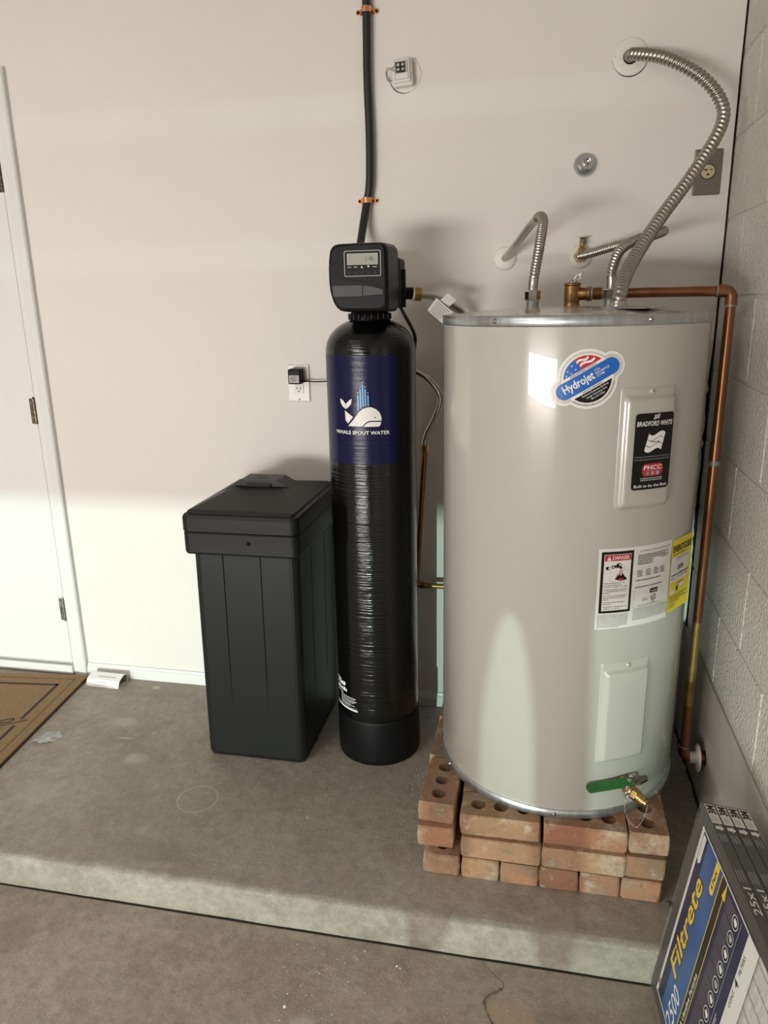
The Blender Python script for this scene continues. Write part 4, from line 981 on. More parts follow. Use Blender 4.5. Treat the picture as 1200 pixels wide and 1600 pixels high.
for (x, zt, zb) in ((-0.0092, 1.1418, 1.0985), (-0.0024, 1.158, 1.1055), (0.0042, 1.1699, 1.1095), (0.0110, 1.158, 1.1108), (0.0180, 1.1418, 1.1115)):
    sf(rrect(x - 0.0024, zb, x + 0.0024, zt, 0.0022, 3), 'spout_blue'); sf(rrect(x - 0.0011, zb, x + 0.0011, zt - 0.001, 0.001, 2), 'spout_light', 4); sf(circ(x, zt + 0.0052, 0.0015, 10), 'print_white')
mb.text('WHALE SPOUT WATER', -0.0045, 1.0345, 0.0095, 'print_white', SM, 3, bold=0.022, width=0.1600, step=0.008)
mb.build('wrap_label', so, label='navy blue wrap label with white whale emblem')
mb = MB()
def gs(x0, x1, z, h, mn='print_white'): mb.flat(rect(x0, z, x1, z + h), mn, SM, 2, 0.008)
gs(-0.150, -0.040, 0.1765, 0.0050)
r = random.Random(4)
for (x0, x1, z, h) in ((-0.150, -0.112, 0.262, 0.006), (-0.140, -0.095, 0.250, 0.010), (-0.105, -0.088, 0.252, 0.012), (-0.140, -0.082, 0.233, 0.012), (-0.150, -0.1, 0.224, 0.003)):
    x = x0
    while x < x1: w = r.uniform(0.004, 0.010); gs(x, min(x + w, x1), z, h * r.uniform(.7, 1)); x += w + 0.0025
for i in range(9):
    z = 0.2180 - i * 0.0042; x = -0.115; x1 = (-0.045, -0.050, -0.041, -0.047, -0.055, -0.065, -0.05, -0.07, -0.042)[i]
    while x < x1: w = r.uniform(0.004, 0.012); gs(x, min(x + w, x1), z, 0.0017, 'print_grey' if i % 3 else 'print_white'); x += w + 0.0016
mb.build('spec_label', so, label='white spec print near the bottom of the tank')

# valve head
def hp(cx, cy): return (-1.032 + (cx / 10 + 505 - 513) * 0.001667, 1.520 - (cy / 10 + 370 - 383.5) * 0.00154)
outl = [(225, 105), (165, 120), (120, 160), (92, 215), (72, 350), (62, 500), (62, 700), (72, 830), (95, 940), (125, 1040), (170, 1120), (225, 1170), (300, 1190), (900, 1195), (960, 1180), (995, 1140), (1005, 1060), (1008, 600), (1000, 250), (985, 170), (950, 120), (890, 102), (600, 96)]
ol = [hp(*p) for p in outl]; YH = -0.402
hcx = sum(p[0] for p in ol) / len(ol); hcz = sum(p[1] for p in ol) / len(ol)
vs = []; fs = []; n = len(ol)
rings = [(0.90, 0.0), (0.965, 0.0025), (1.0, 0.010), (1.02, 0.050), (1.03, 0.110), (1.01, 0.125), (0.96, 0.128)]
for sc, dy in rings:
    for x, z in ol: vs.append((hcx + (x - hcx) * sc + dy * 0.03, YH + dy, hcz + (z - hcz) * sc))
for i in range(len(rings) - 1):
    for k in range(n): a = i * n + k; b = i * n + (k + 1) % n; fs.append((a, b, b + n, a + n))
fs.append(list(range(n))[::-1]); fs.append([len(vs) - n + k for k in range(n)])
mb = MB(); mb.add(vs, fs, 'head_plastic', False); head = mb.build('valve_head', so)
bm = bmesh.new(); bm.from_mesh(head.data); bmesh.ops.recalc_face_normals(bm, faces=bm.faces[:]); bm.to_mesh(head.data); bm.free()
def hq(cx, cy): x, z = hp(cx, cy); return (x, z)
FM = lambda x, y, l: Vector((x, YH - 0.0004 * l, y))
def hrect(x0, y0, x1, y1, r=0): a = hq(x0, y1); b = hq(x1, y0); return rrect(a[0], a[1], b[0], b[1], r) if r else rect(a[0], a[1], b[0], b[1])
def hprism(mb, poly, d0, d1, mn): mb.prism([(x, z) for x, z in poly], d0, d1, mn, Matrix(((1, 0, 0, 0), (0, 0, -1, YH), (0, 1, 0, 0), (0, 0, 0, 1))))
mb = MB()   # raised upper shield with the curved lower edge
sh = [(300, 150), (240, 230), (205, 330), (195, 430), (205, 520), (240, 590), (300, 635), (420, 670), (600, 700), (760, 745), (940, 810), (965, 790), (960, 300), (945, 175), (900, 140), (600, 132)]
hprism(mb, [hq(*p) for p in sh], -0.002, 0.0045, 'head_plastic'); shield = mb.build('front_shield', head)
mb = MB(); mb.tube([Vector((hq(*p)[0], YH - 0.0012, hq(*p)[1])) for p in sh[0:11]], 0.0022, 'slot_black', 8, samp=3); mb.build('groove', head)
mb = MB(); hprism(mb, hrect(138, 768, 605, 940, 0.001), -0.002, 0.0030, 'head_gray'); mb.build('badge_plate', head, label='blank satin gray plate on the valve head')
mb = MB(); hprism(mb, [hq(*p) for p in ((615, 775), (760, 790), (930, 850), (930, 915), (615, 935))], -0.002, 0.0022, 'head_gray'); mb.build('lower_recess', head)
mb = MB(); hprism(mb, hrect(335, 222, 908, 628, 0.004), 0.004, 0.0052, 'print_grey'); hprism(mb, hrect(346, 233, 897, 617, 0.0035), 0.004, 0.0058, 'head_plastic'); ds = mb.build('display', head)
F2 = lambda x, y, l: Vector((x, YH - 0.0058 - 0.0003 * l, y))
mb.__init__()
mb.flat(hrect(383, 268, 862, 446), 'print_grey', F2, 1); mb.flat(hrect(396, 282, 850, 438), 'lcd', F2, 2)
x, z = hq(735, 385); mb.text('1:46', x, z, 0.0125, 'lcd_digit', F2, 3, shear=0.1, width=0.0200, bold=-0.005)
for k, cx in enumerate((420, 517, 612, 715, 815)):
    a, b = hq(cx - 32, 492), hq(cx + 32, 470)
    if k in (2, 3):
        c = hq(cx, 478); d = 0.0026 if k == 2 else -0.0026; mb.flat([(c[0] - 0.003, c[1] - d), (c[0] + 0.003, c[1] - d), (c[0], c[1] + d)], 'print_white', F2, 2)
    else:
        x, z = hq(cx, 488); mb.text(('SET CLOCK', 'NEXT', '', '', 'REGEN')[k], x, z, 0.0022, 'print_white', F2, 2, width=0.0095, bold=0.02)
    x, z = hq(cx, 573); mb.flat(circ(x, z, 0.0034, 12), 'head_gray', F2, 2); mb.flat(circ(x, z, 0.0028, 12), 'print_black', F2, 3)
mb.build('screen', ds if False else head, label='greenish gray liquid crystal screen with key row')
# rear housing and side port
mb = MB(); mb.box((-0.945, -0.235, 1.430), (0.150, 0.090, 0.130), 'black_plastic', 0.010); mb.lathe([(0.020, 0), (0.020, 0.05)], 'black_plastic', 20, axis_T((-0.90, -0.230, 1.430), (0, 0, 1)))
mb.tube([(-0.880, -0.235, 1.465), (-0.880, -0.235, 1.365)], 0.0190, 'black_plastic', 20); mb.tube([(-0.890, -0.225, 1.404), (-0.842, -0.203, 1.400)], 0.0150, 'black_plastic', 20)
for k in range(5): mb.lathe([(0.0155, 0), (0.0168, 0.002), (0.0155, 0.004)], 'black_plastic', 20, axis_T((-0.866 + k * 0.004, -0.2140 + k * 0.0018, 1.402), (0.9, 0.42, -0.06)))
mb.build('rear_valve', so)
# drain tube and meter cable behind the tank top
mb = MB(); mb.tube([(-0.877, -0.250, 1.372), (-0.866, -0.235, 1.345), (-0.850, -0.215, 1.31), (-0.842, -0.20, 1.28), (-0.850, -0.170, 1.24)], 0.0050, 'rubber_black', 10, samp=6); mb.build('drain_tube', so)
mb = MB(); mb.tube([(-1.000, -0.300, 1.372), (-1.001, -0.298, 1.35), (-1.003, -0.290, 1.31)], 0.0018, 'rubber_black', 8, samp=4); mb.build('cable', so)

# ------------------------------------------------------------------ supply hoses
def nut(mb, p, d, r, l, mn): hexprof(mb, r, 0, l, mn, axis_T(p, d))
sh1 = thing('supply_hose', 'upper braided supply hose leaving the softener head', 'hose', (-0.842, -0.203, 1.400))
mb = MB(); d = Vector((0.88, 0.47, -0.08)); nut(mb, Vector((-0.846, -0.205, 1.3998)), d, 0.0205, 0.022, 'brass'); mb.lathe([(0.0175, -0.004), (0.0185, 0)], 'print_white', 18, axis_T((-0.846, -0.205, 1.3998), d)); mb.build('hex_nut', sh1)
mb = MB(); mb.tube([(-0.828, -0.195, 1.398), (-0.805, -0.180, 1.395), (-0.780, -0.155, 1.386), (-0.752, -0.125, 1.370), (-0.722, -0.085, 1.345), (-0.70, -0.045, 1.31)], 0.0112, 'steel', 14, samp=8, rfun=lambda d, a: 0.0112 + 0.0003 * math.sin(a * 6 + d * 700)); mb.build('braid', sh1)
mb = MB(); T = Matrix.Translation((-0.772, -0.170, 1.392)); fm = planar((-0.768, -0.176, 1.386), (0.70, 0.30, -0.65), (0.62, 0.05, 0.78))
mb.box((0, 0, 0), (0.062, 0.042, 0.0008), 'print_white', T=Matrix(((0.70, 0.62, 0.35, -0.774), (0.30, 0.05, -0.95, -0.178), (-0.65, 0.78, 0.0, 1.352), (0, 0, 0, 1))))
fm2 = planar((-0.774, -0.1788, 1.352), (0.70, 0.30, -0.65), (0.62, 0.05, 0.78))
for k in range(6): mb.flat(rect(-0.024, 0.014 - k * 0.0062, 0.024 - 0.006 * (k % 3), 0.0162 - k * 0.0062), 'print_grey', fm2, 2)
mb.box((0, 0, 0), (0.040, 0.030, 0.0008), 'print_white', T=Matrix(((0.55, 0.75, 0.2, -0.752), (0.35, 0.05, -0.95, -0.168), (-0.5, 0.62, 0.0, 1.3815), (0, 0, 0, 1)))); mb.build('paper_tag', sh1, label='white printed paper tag wrapped on the hose')
sh2 = thing('supply_hose', 'lower braided supply hose bulging between softener and heater', 'hose', (-0.835, -0.07, 0.93))
mb = MB(); mb.tube([(-0.930, -0.110, 1.205), (-0.895, -0.105, 1.195), (-0.861, -0.10, 1.180), (-0.818, -0.098, 1.153), (-0.784, -0.090, 1.100), (-0.800, -0.080, 1.040), (-0.828, -0.072, 0.985), (-0.835, -0.070, 0.950)], 0.0095, 'steel', 14, samp=8, rfun=lambda d, a: 0.0095 + 0.0003 * math.sin(a * 6 + d * 700)); mb.build('braid', sh2)
mb = MB(); nut(mb, (-0.8350, -0.07, 0.928), (0, 0, 1), 0.0150, 0.020, 'brass'); mb.lathe([(0.0105, 0.020), (0.0105, 0.036)], 'steel', 14, Matrix.Translation((-0.835, -0.07, 0.928))); mb.build('hex_nut', sh2)
cs = thing('copper_stub', 'leaning copper pipe with elbow low behind the softener', 'pipe', (-0.86, -0.06, 0.474))
mb = MB(); mb.tube([(-0.8350, -0.070, 0.9275), (-0.8640, -0.060, 0.490)], 0.0090, 'copper', 16); mb.build('riser_pipe', cs)
elbow((-0.8650, -0.0597, 0.474), (-0.066, 0.023, -0.9975), (1, 0, 0), cs, 0.012, 0.0105)
mb = MB(); mb.tube([(-0.8400, -0.0597, 0.474), (-0.70, -0.0597, 0.474)], 0.0088, 'copper_worn', 16); mb.build('branch_pipe', cs)

# ------------------------------------------------------------------ brine tank
bt = thing('brine_tank', 'square black plastic brine tank with handled lid', 'brine tank', (-1.322, -0.235, 0))
def body_ring(x0, x1, y0, y1, z, gd, r=0.024):
    out = []
    gx = [x0 + (x1 - x0) * 0.30, x0 + (x1 - x0) * 0.66]; gy = [y0 + (y1 - y0) * 0.34, y0 + (y1 - y0) * 0.70]
    n = 4
    def corner(cx, cy, a0):
        for k in range(n + 1): a = math.radians(a0 + 90 * k / n); out.append((cx + r * math.cos(a), cy + r * math.sin(a), z))
    corner(x0 + r, y0 + r, 180)
    for g in gx:
        for dx, dd in ((-0.003, 0), (-0.0015, gd), (0.0015, gd), (0.003, 0)): out.append((g + dx, y0 + dd, z))
    corner(x1 - r, y0 + r, 270)
    for g in gy:
        for dx, dd in ((-0.003, 0), (-0.0015, gd), (0.0015, gd), (0.003, 0)): out.append((x1 - dd, g + dx, z))
    corner(x1 - r, y1 - r, 0); corner(x0 + r, y1 - r, 90); return out
levels = [(0.0, 0.010, 0.0), (0.004, 0.003, 0.0), (0.016, 0.0, 0.0), (0.16, 0.0, 0.0), (0.22, 0.0, 0.0008), (0.32, 0.0, 0.0025), (0.45, 0, 0.003), (0.60, 0, 0.0035), (0.70, 0, 0.0035)]
vs = []; fs = []
for z, ins, gd in levels:
    t = z / 0.70
    x0 = -1.484 + 0.016 * t + ins; x1 = -1.160 + 0.012 * t - ins; y0 = -0.426 - 0.012 * t + ins; y1 = -0.048 + 0.008 * t - ins
    ring = body_ring(x0, x1, y0, y1, z, gd); vs += ring; n = len(ring)
for i in range(len(levels) - 1):
    for k in range(n): a = i * n + k; b = i * n + (k + 1) % n; fs.append((a, b, b + n, a + n))
fs.append(list(range(n))[::-1])
mb = MB(); mb.add(vs, fs, 'brine_plastic', False); mb.build('body', bt)
LX0, LX1, LY0, LY1 = -1.487, -1.136, -0.458, -0.022
def lid_loop(ins, z, r=0.020):
    return [(x, y, z) for x, y in rrect(LX0 + ins, LY0 + ins, LX1 - ins, LY1 - ins, max(r - ins * .5, 0.004), 4)]
def loft(loops, mname, capt=True, capb=False):
    vs = []; fs = []; n = len(loops[0])
    for l in loops: vs += l
    for i in range(len(loops) - 1):
        for k in range(n): a = i * n + k; b = i * n + (k + 1) % n; fs.append((a, b, b + n, a + n))
    if capb: fs.append(list(range(n))[::-1])
    if capt: fs.append([len(vs) - n + k for k in range(n)])
    mb = MB(); mb.add(vs, fs, mname, False); return mb
mb = loft([lid_loop(0.012, 0.690), lid_loop(0.004, 0.687), lid_loop(0.001, 0.693), lid_loop(0.001, 0.750), lid_loop(0.003, 0.753)], 'lid_plastic', True, True); lr = mb.build('rim', bt)
mb = MB(); mb.lathe([(0.006, 0), (0.006, 0.0015), (0, 0.002)], 'black_plastic', 14, axis_T((-1.283, LY0 + 0.0015, 0.727), (0, -1, 0))); mb.build('plug', lr)
# lid with hipped top
def hip(ins_x0, ins_y0, ins_x1, ins_y1, z): return [(x, y, z) for x, y in rrect(LX0 + ins_x0, LY0 + ins_y0, LX1 - ins_x1, LY1 - ins_y1, 0.006, 4)]
mb = loft([lid_loop(0.003, 0.7545), lid_loop(0.000, 0.7565), lid_loop(0.000, 0.795), lid_loop(0.004, 0.804), lid_loop(0.012, 0.807), hip(0.016, 0.016, 0.016, 0.016, 0.814), hip(0.024, 0.024, 0.024, 0.024, 0.8165), hip(0.095, 0.185, 0.095, 0.150, 0.846)], 'lid_plastic', True, True)
lid = mb.build('lid', bt)
# raised handle bridge across the lid
mb = MB()
hprof = [(-1.460, 0.8135), (-1.384, 0.861), (-1.376, 0.8655), (-1.260, 0.8655), (-1.252, 0.861), (-1.172, 0.8135)]
y0, y1 = -0.262, -0.180
P_ = [(x, z) for x, z in hprof] + [(-1.200, 0.808), (-1.275, 0.846), (-1.355, 0.846), (-1.430, 0.808)]
mb.prism(P_, 0, y1 - y0, 'lid_plastic', Matrix(((1, 0, 0, 0), (0, 0, 1, y0), (0, 1, 0, 0), (0, 0, 0, 1))))
mb.build('handle', lid)
mb = MB(); mb.box((-1.316, y0 - 0.001, 0.8520), (0.078, 0.006, 0.009), 'slot_black', 0.002); mb.box((-1.316, y0 - 0.005, 0.8480), (0.074, 0.006, 0.005), 'lid_plastic', 0.002); mb.build('grip_slot', lid)
mb = MB(); mb.flat(circ(-1.318, -0.222, 0.018, 24, 0.012), 'black_plastic', lambda x, y, l: Vector((x, y, 0.8655 + 0.0006 * l)), 1); mb.build('emboss', lid)

# ------------------------------------------------------------------ doormat
dm = thing('doormat', 'tan coir doormat with dark border lines in front of the door', 'doormat', (-2.6, -0.35, 0))
TM = Matrix.Translation((-2.160, -0.032, 0)) @ Matrix.Rotation(math.radians(6.0) * 1.0, 4, 'Z')
mx = lambda x, y: (x, y)
mb = MB(); mb.box((-0.375, -0.30, 0.0035), (0.754, 0.604, 0.007), 'mat_dark', 0.002, TM); mb.build('backing', dm)
mb = MB(); mb.box((-0.375, -0.30, 0.0085), (0.748, 0.598, 0.007), 'mat_pile', 0.003, TM); mb.build('pile', dm)
fmM = lambda x, y, l: TM @ Vector((x, y, 0.012 + 0.0004 * l))
mb = MB()
def frame(ins, w, mn, lay, gap=None):
    x0, x1, y0, y1 = -0.75 + ins, -ins, -0.60 + ins, -ins
    mb.flat(rect(x0, y1 - w, x1, y1), mn, fmM, lay); mb.flat(rect(x0, y0, x1, y0 + w), mn, fmM, lay); mb.flat(rect(x0, y0, x0 + w, y1), mn, fmM, lay)
    if gap: mb.flat(rect(x1 - w, gap[1], x1, y1), mn, fmM, lay); mb.flat(rect(x1 - w, y0, x1, gap[0]), mn, fmM, lay)
    else: mb.flat(rect(x1 - w, y0, x1, y1), mn, fmM, lay)
frame(0.034, 0.006, 'mat_groove', 1); frame(0.078, 0.011, 'mat_dark', 1.5, (-0.365, -0.325)); mb.build('border_line', dm, label='dark painted border line of the mat')
mb = MB()
def mstroke(pts, w):
    P3 = catmull([Vector((x, y, 0)) for x, y in pts], 6); vs = []; fs = []
    for i, p in enumerate(P3):
        t = (P3[min(i + 1, len(P3) - 1)] - P3[max(i - 1, 0)]).normalized(); q = Vector((-t.y, t.x, 0)) * w / 2
        vs += [fmM(*(p + q).xy, 2), fmM(*(p - q).xy, 2)]
        if i: fs.append((2 * i - 2, 2 * i - 1, 2 * i + 1, 2 * i))
    mb.add(vs, fs, 'mat_dark')
iT = TM.inverted()
def tom(x, y): v = iT @ Vector((x, y, 0)); return (v.x, v.y)
mstroke([tom(*p) for p in ((-2.33, -0.44), (-2.285, -0.405), (-2.262, -0.378), (-2.240, -0.366), (-2.231, -0.374), (-2.243, -0.390), (-2.265, -0.400), (-2.290, -0.402))], 0.006)
mstroke([tom(*p) for p in ((-2.36, -0.43), (-2.30, -0.424), (-2.253, -0.413), (-2.220, -0.391), (-2.185, -0.366))], 0.005); mb.build('script_line', dm, label='dark script stroke printed on the mat')

# small open white card box
bx = thing('card_box', 'small open ended white card box beside the doormat corner', 'box', (-2.066, -0.055, 0))
TBX = Matrix.Translation((-2.0660, -0.058, 0.0)) @ Matrix.Rotation(math.radians(-2), 4, 'Z')
sec = [(-0.034, 0.0), (0.030, 0.0), (0.034, 0.026), (0.012, 0.036), (-0.022, 0.024)]
mb = MB(); w = 0.0012
def tubeshell(mb, sec, x0, x1, mno, mni, T):
    n = len(sec); cy = sum(p[0] for p in sec) / n; cz = sum(p[1] for p in sec) / n
    inn = [(cy + (y - cy) * 0.93, cz + (z - cz) * 0.90) for y, z in sec]; vs = []
    for x in (x0, x1):
        for y, z in sec: vs.append((x, y, z))
        for y, z in inn: vs.append((x, y, z))
    fo = [(k, (k + 1) % n, 2 * n + (k + 1) % n, 2 * n + k) for k in range(n)]; fi = [(n + k, 3 * n + k, 3 * n + (k + 1) % n, n + (k + 1) % n) for k in range(n)]
    fe_ = [(2 * n + k, 2 * n + (k + 1) % n, 3 * n + (k + 1) % n, 3 * n + k) for k in range(n)] + [(k, n + k, n + (k + 1) % n, (k + 1) % n) for k in range(n)]
    mb.add(vs, fo + fe_, mno, False, T); mb.add(vs, fi, mni, False, T)
tubeshell(mb, sec, -0.070, 0.068, 'card_white', 'card_inside', TBX); mb.box((-0.066, 0.0, 0.013), (0.002, 0.05, 0.020), 'card_inside', T=TBX); mb.build('sleeve', bx)
mb = MB(); O = TBX @ Vector((-0.066, -0.034, 0.0)); Xd = TBX.to_3x3() @ Vector((1, 0, 0)); Yd = (TBX.to_3x3() @ Vector((0, 0.012, 0.024))).normalized()
fmb = planar(O, Xd, Yd); 
for (x0, x1, y, h) in ((0.020, 0.104, 0.0055, 0.0012), (0.028, 0.090, 0.0028, 0.0010), (0.030, 0.085, 0.0150, 0.0020), (0.036, 0.076, 0.0190, 0.0020)):
    r = random.Random(int(y * 1e5)); x = x0
    while x < x1: wd = r.uniform(0.003, 0.010); mb.flat(rect(x, y, min(x + wd, x1), y + h), 'print_grey', fmb, 1); x += wd + 0.0014
O2 = TBX @ Vector((-0.066, -0.022, 0.024)); Y2 = (TBX.to_3x3() @ Vector((0, 0.034, 0.012))).normalized(); fmb2 = planar(O2, Xd, Y2)
x = 0.034
while x < 0.11: wd = random.uniform(0.003, 0.007); mb.flat(rect(x, 0.014, x + wd, 0.0185), 'print_grey', fmb2, 1); x += wd + 0.0014
mb.build('fine_print', bx)

# clear plastic scrap
mb = MB(); rr = random.Random(6); vs = []; fs = []; nx, ny = 9, 6
for i in range(nx):
    for j in range(ny):
        u, v = i / (nx - 1), j / (ny - 1)
        w = (0.35 + 0.65 * math.sin(PI * min(1, u * 0.8 + 0.12)))
        vs.append((-2.098 + 0.078 * u + 0.010 * v, -0.462 + 0.012 * u + (v - 0.2) * 0.072 * w, 0.001 + 0.009 * rr.random() * (1 if 0 < i < nx - 1 else .2)))
for i in range(nx - 1):
    for j in range(ny - 1): a = i * ny + j; fs.append((a, a + ny, a + ny + 1, a + 1))
mb.add(vs, fs, 'plastic_scrap', False); o = mb.build('plastic_scrap'); o['label'] = 'crumpled scrap of clear plastic on the concrete near the doormat'; o['category'] = 'scrap'

# plaster crumbs
mb = MB(); rr = random.Random(11)
def crumb(x, y, z, r):
    vs = [(x + r * rr.uniform(.5, 1) * math.cos(2 * PI * k / 5), y + r * rr.uniform(.5, 1) * math.sin(2 * PI * k / 5), z) for k in range(5)] + [(x, y, z + r * .6)]
    mb.add(vs, [(k, (k + 1) % 5, 5) for k in range(5)], 'chip_white')
for k in range(170):
    t = rr.random(); x = -0.76 + rr.gauss(0, 0.022) - 0.05 * t; y = -0.30 - 0.34 * t + rr.gauss(0, 0.03)
    if math.hypot(x - SC[0], y - SC[1]) > 0.135 and x < -0.752: crumb(x, y, 0.0002, rr.uniform(0.0006, 0.0018))
for k in range(60): crumb(rr.uniform(-1.5, -0.2), rr.uniform(-0.92, -0.62), 0.0002, rr.uniform(0.0006, 0.0016)) if rr.random() < .5 else crumb(-0.9 + rr.gauss(0, .08), -0.6 + rr.gauss(0, .1), 0.0002, rr.uniform(.0006, .0014))
for k in range(70): crumb(-0.93 + rr.gauss(0, 0.05), -1.05 + rr.gauss(0, 0.07), ZL + 0.0002, rr.uniform(0.0007, 0.0024))
for k in range(50): crumb(rr.uniform(-1.3, -0.4), rr.uniform(-1.3, -0.97), ZL + 0.0002, rr.uniform(0.0006, 0.0018))
for (x, y, r) in ((-0.985, -1.147, 0.007), (-0.845, -0.975, 0.003), (-0.763, -1.001, 0.004), (-0.755, -1.005, 0.003)): crumb(x, y, ZL + 0.0002, r)
crumb(-1.08, -0.663, 0.0002, 0.004)
o = mb.build('plaster_crumbs'); o['kind'] = 'stuff'; o['label'] = 'white plaster crumbs scattered over the concrete floor'; o['category'] = 'debris'
mb = MB(); mb.tube([(-0.150, -0.795, 0.0018), (-0.130, -0.800, 0.003), (-0.118, -0.790, 0.0022), (-0.108, -0.796, 0.004)], 0.0014, 'twig', 6, samp=4); mb.tube([(-0.120, -0.791, 0.002), (-0.112, -0.775, 0.004)], 0.001, 'twig', 6); mb.box((-0.136, -0.806, 0.0022), (0.018, 0.010, 0.003), 'twig', 0.001)
o = mb.build('dry_leaf'); o['label'] = 'dark dry leaf scrap lying right of the bricks'; o['category'] = 'debris'

# ------------------------------------------------------------------ furnace filters in clear wrap
psi, lam, FH, FT, FL = 0.082, 0.139, 0.478, 0.0895, 0.500
Ld = Vector((math.sin(psi), -math.cos(psi), 0)); Nn = Vector((math.cos(psi), math.sin(psi), 0)); UZ = Vector((0, 0, 1))
Ud = UZ * math.cos(lam) + Nn * math.sin(lam); Td = Nn * math.cos(lam) - UZ * math.sin(lam)
FB = Vector((-0.2000, -0.9515, ZL + FT * math.sin(lam) + 0.001))
TF = Matrix(((Ld.x, Td.x, Ud.x, FB.x), (Ld.y, Td.y, Ud.y, FB.y), (Ld.z, Td.z, Ud.z, FB.z), (0, 0, 0, 1)))   # local x = along, y = thickness, z = up
fp = thing('filter_pack', 'shrink wrapped pack of four furnace filters leaning on block wall', 'air filter', FB)
tq = FT / 4
for k in range(4):
    mb = MB(); y0 = k * tq + 0.0008; y1 = (k + 1) * tq - 0.0008; b_ = 0.030
    for (x0, x1, z0, z1) in ((0, FL, 0, b_), (0, FL, FH - b_, FH), (0, b_, b_, FH - b_), (FL - b_, FL, b_, FH - b_)):
        mb.box(((x0 + x1) / 2, (y0 + y1) / 2, (z0 + z1) / 2), (x1 - x0, y1 - y0, z1 - z0), 'filter_frame', 0.0006, TF, 1)
    mb.box((FL / 2, (y0 + y1) / 2, FH / 2), (FL - 2 * b_ + .002, (y1 - y0) * 0.8, FH - 2 * b_ + .002), 'filter_media', 0, TF)
    fo = mb.build('filter', fp)
    mb = MB(); ft = lambda x, y, l: TF @ Vector((-0.0 + x, y, FH + 0.0005 * l))
    # local print frame: x = along the edge away from the viewer end, y = across
    ftx = lambda x, y, l: TF @ Vector((x, y, FH + 0.0004 * l))
    mb.flat(rect(0.004, y0 + 0.0008, 0.062, y1 - 0.0008), 'label_paper', ftx, 1)
    fr = lambda x, y, l: TF @ Vector((0.034 - x, y0 + (tq - 0.0016) - 0.001 - y, FH + 0.0004 * l))
    mb.text('3M', 0.0, 0.0025, 0.0145, 'print_black', fr, 2, align='LEFT', bold=0.045, width=0.027)
    for q in range(4): mb.flat(rect(0.040, y0 + 0.003 + q * 0.0034, 0.058, y0 + 0.0045 + q * 0.0034), 'print_grey', ftx, 2)
    ym = (y0 + y1) / 2
    mb.flat([(0.070, y0 + 0.0035), (0.070, y1 - 0.009), (0.066, y1 - 0.009), (0.0745, y1 - 0.001), (0.083, y1 - 0.009), (0.079, y1 - 0.009), (0.079, y0 + 0.0035)], 'label_paper', ftx, 1)
    for q in range(3): mb.flat(rect(0.092, y0 + 0.004 + q * 0.005, 0.112, y0 + 0.0052 + q * 0.005), 'print_grey', ftx, 1)
    mb.build('maker_label', fo); mb = MB()
    for q in range(3): mb.flat(rect(0.185, y0 + 0.004 + q * 0.005, 0.215, y0 + 0.0052 + q * 0.005), 'print_grey', ftx, 1)
    fr2 = lambda x, y, l: TF @ Vector((0.290 - x, y0 + (tq - 0.0016) - 0.001 - y, FH + 0.0004 * l))
    mb.text('25x1', 0.0, 0.003, 0.013, 'label_paper', fr2, 2, align='LEFT', bold=0.01, width=0.062)
    mb.build('edge_print', fo)
# printed front card: x' = up the pack (a), y' = toward the far edge
fc = lambda a, b, l: TF @ Vector((b, -0.0009 - 0.0003 * l, a))           # a up, b along
def ff(poly, mn, lay=1): mb.flat([(a, b) for a, b in poly], mn, fc, lay)
def ftext(t, a, b, size, mn, lay=3, **k):
    mb.text(t, 0, 0, size, mn, lambda x, y, l: fc(a + x, b - y, l), lay, align='LEFT', **k)
mb = MB()
W0, W1 = 0.030, 0.449
ff(rect(W0, 0.036, W1, 0.345), 'label_paper', 1)
ff(rect(W0 + .004, 0.047, W1 - .003, 0.163), 'print_navy', 2); ff(rect(W0 + .004, 0.078, W1 - .003, 0.163), 'print_midblue', 2.5)
ff(rect(W0 + .004, 0.163, W1 - .003, 0.300), 'print_navy', 2)
ff(rect(W0 + .004, 0.1635, W1 - .003, 0.1662), 'print_yellow', 3); ff(rect(W0 + .004, 0.1880, W1 - .003, 0.1905), 'print_yellow', 3); ff([(W1 - 0.035, 0.182), (W1 - 0.003, 0.1905), (W1 - 0.035, 0.1985)], 'print_yellow', 3.2)
ff(rect(W0 + .004, 0.1662, W1 - .003, 0.1880), 'print_black', 2.8)
ftext('Filtrete', 0.126, 0.1080, 0.0460, 'print_black', 3.0, bold=0.040, shear=0.12, width=0.243)
ftext('Filtrete', 0.129, 0.1070, 0.0440, 'print_yellow', 3.6, bold=0.018, shear=0.12, width=0.236)
ftext('2500', 0.036, 0.1500, 0.0420, 'print_white', 3.2, bold=0.004, shear=0.15, width=0.090)
ftext('Allergen & Ultrafine Particles', 0.036, 0.1835, 0.0105, 'print_white', 3.4, bold=0.01, width=0.190)
ff([(0.383, 0.130), (0.3765, 0.139), (0.383, 0.1500), (W1 - .003, 0.1500), (W1 - .003, 0.130)], 'print_yellow', 3.2); ftext('4 Pack', 0.389, 0.1440, 0.0095, 'print_black', 3.8, bold=0.02, width=0.042)
ff(rect(0.385, 0.050, W1 - .008, 0.066), 'label_paper', 3.2); ff([(0.385, 0.050), (0.377, 0.058), (0.385, 0.066)], 'label_paper', 3.2)
for q in range(2): ff(rect(0.392, 0.054 + q * .005, 0.436, 0.0555 + q * .005), 'print_grey', 3.6)
ftext('3M', 0.046, 0.0458, 0.0080, 'print_red', 3.2, bold=0.03, width=0.016)
for q in range(60): ff([(W0 + .03 + q * 0.0064, 0.0365), (W0 + .033 + q * 0.0064, 0.0365), (W0 + .035 + q * 0.0064, 0.0415), (W0 + .032 + q * 0.0064, 0.0415)], 'print_grey', 2)
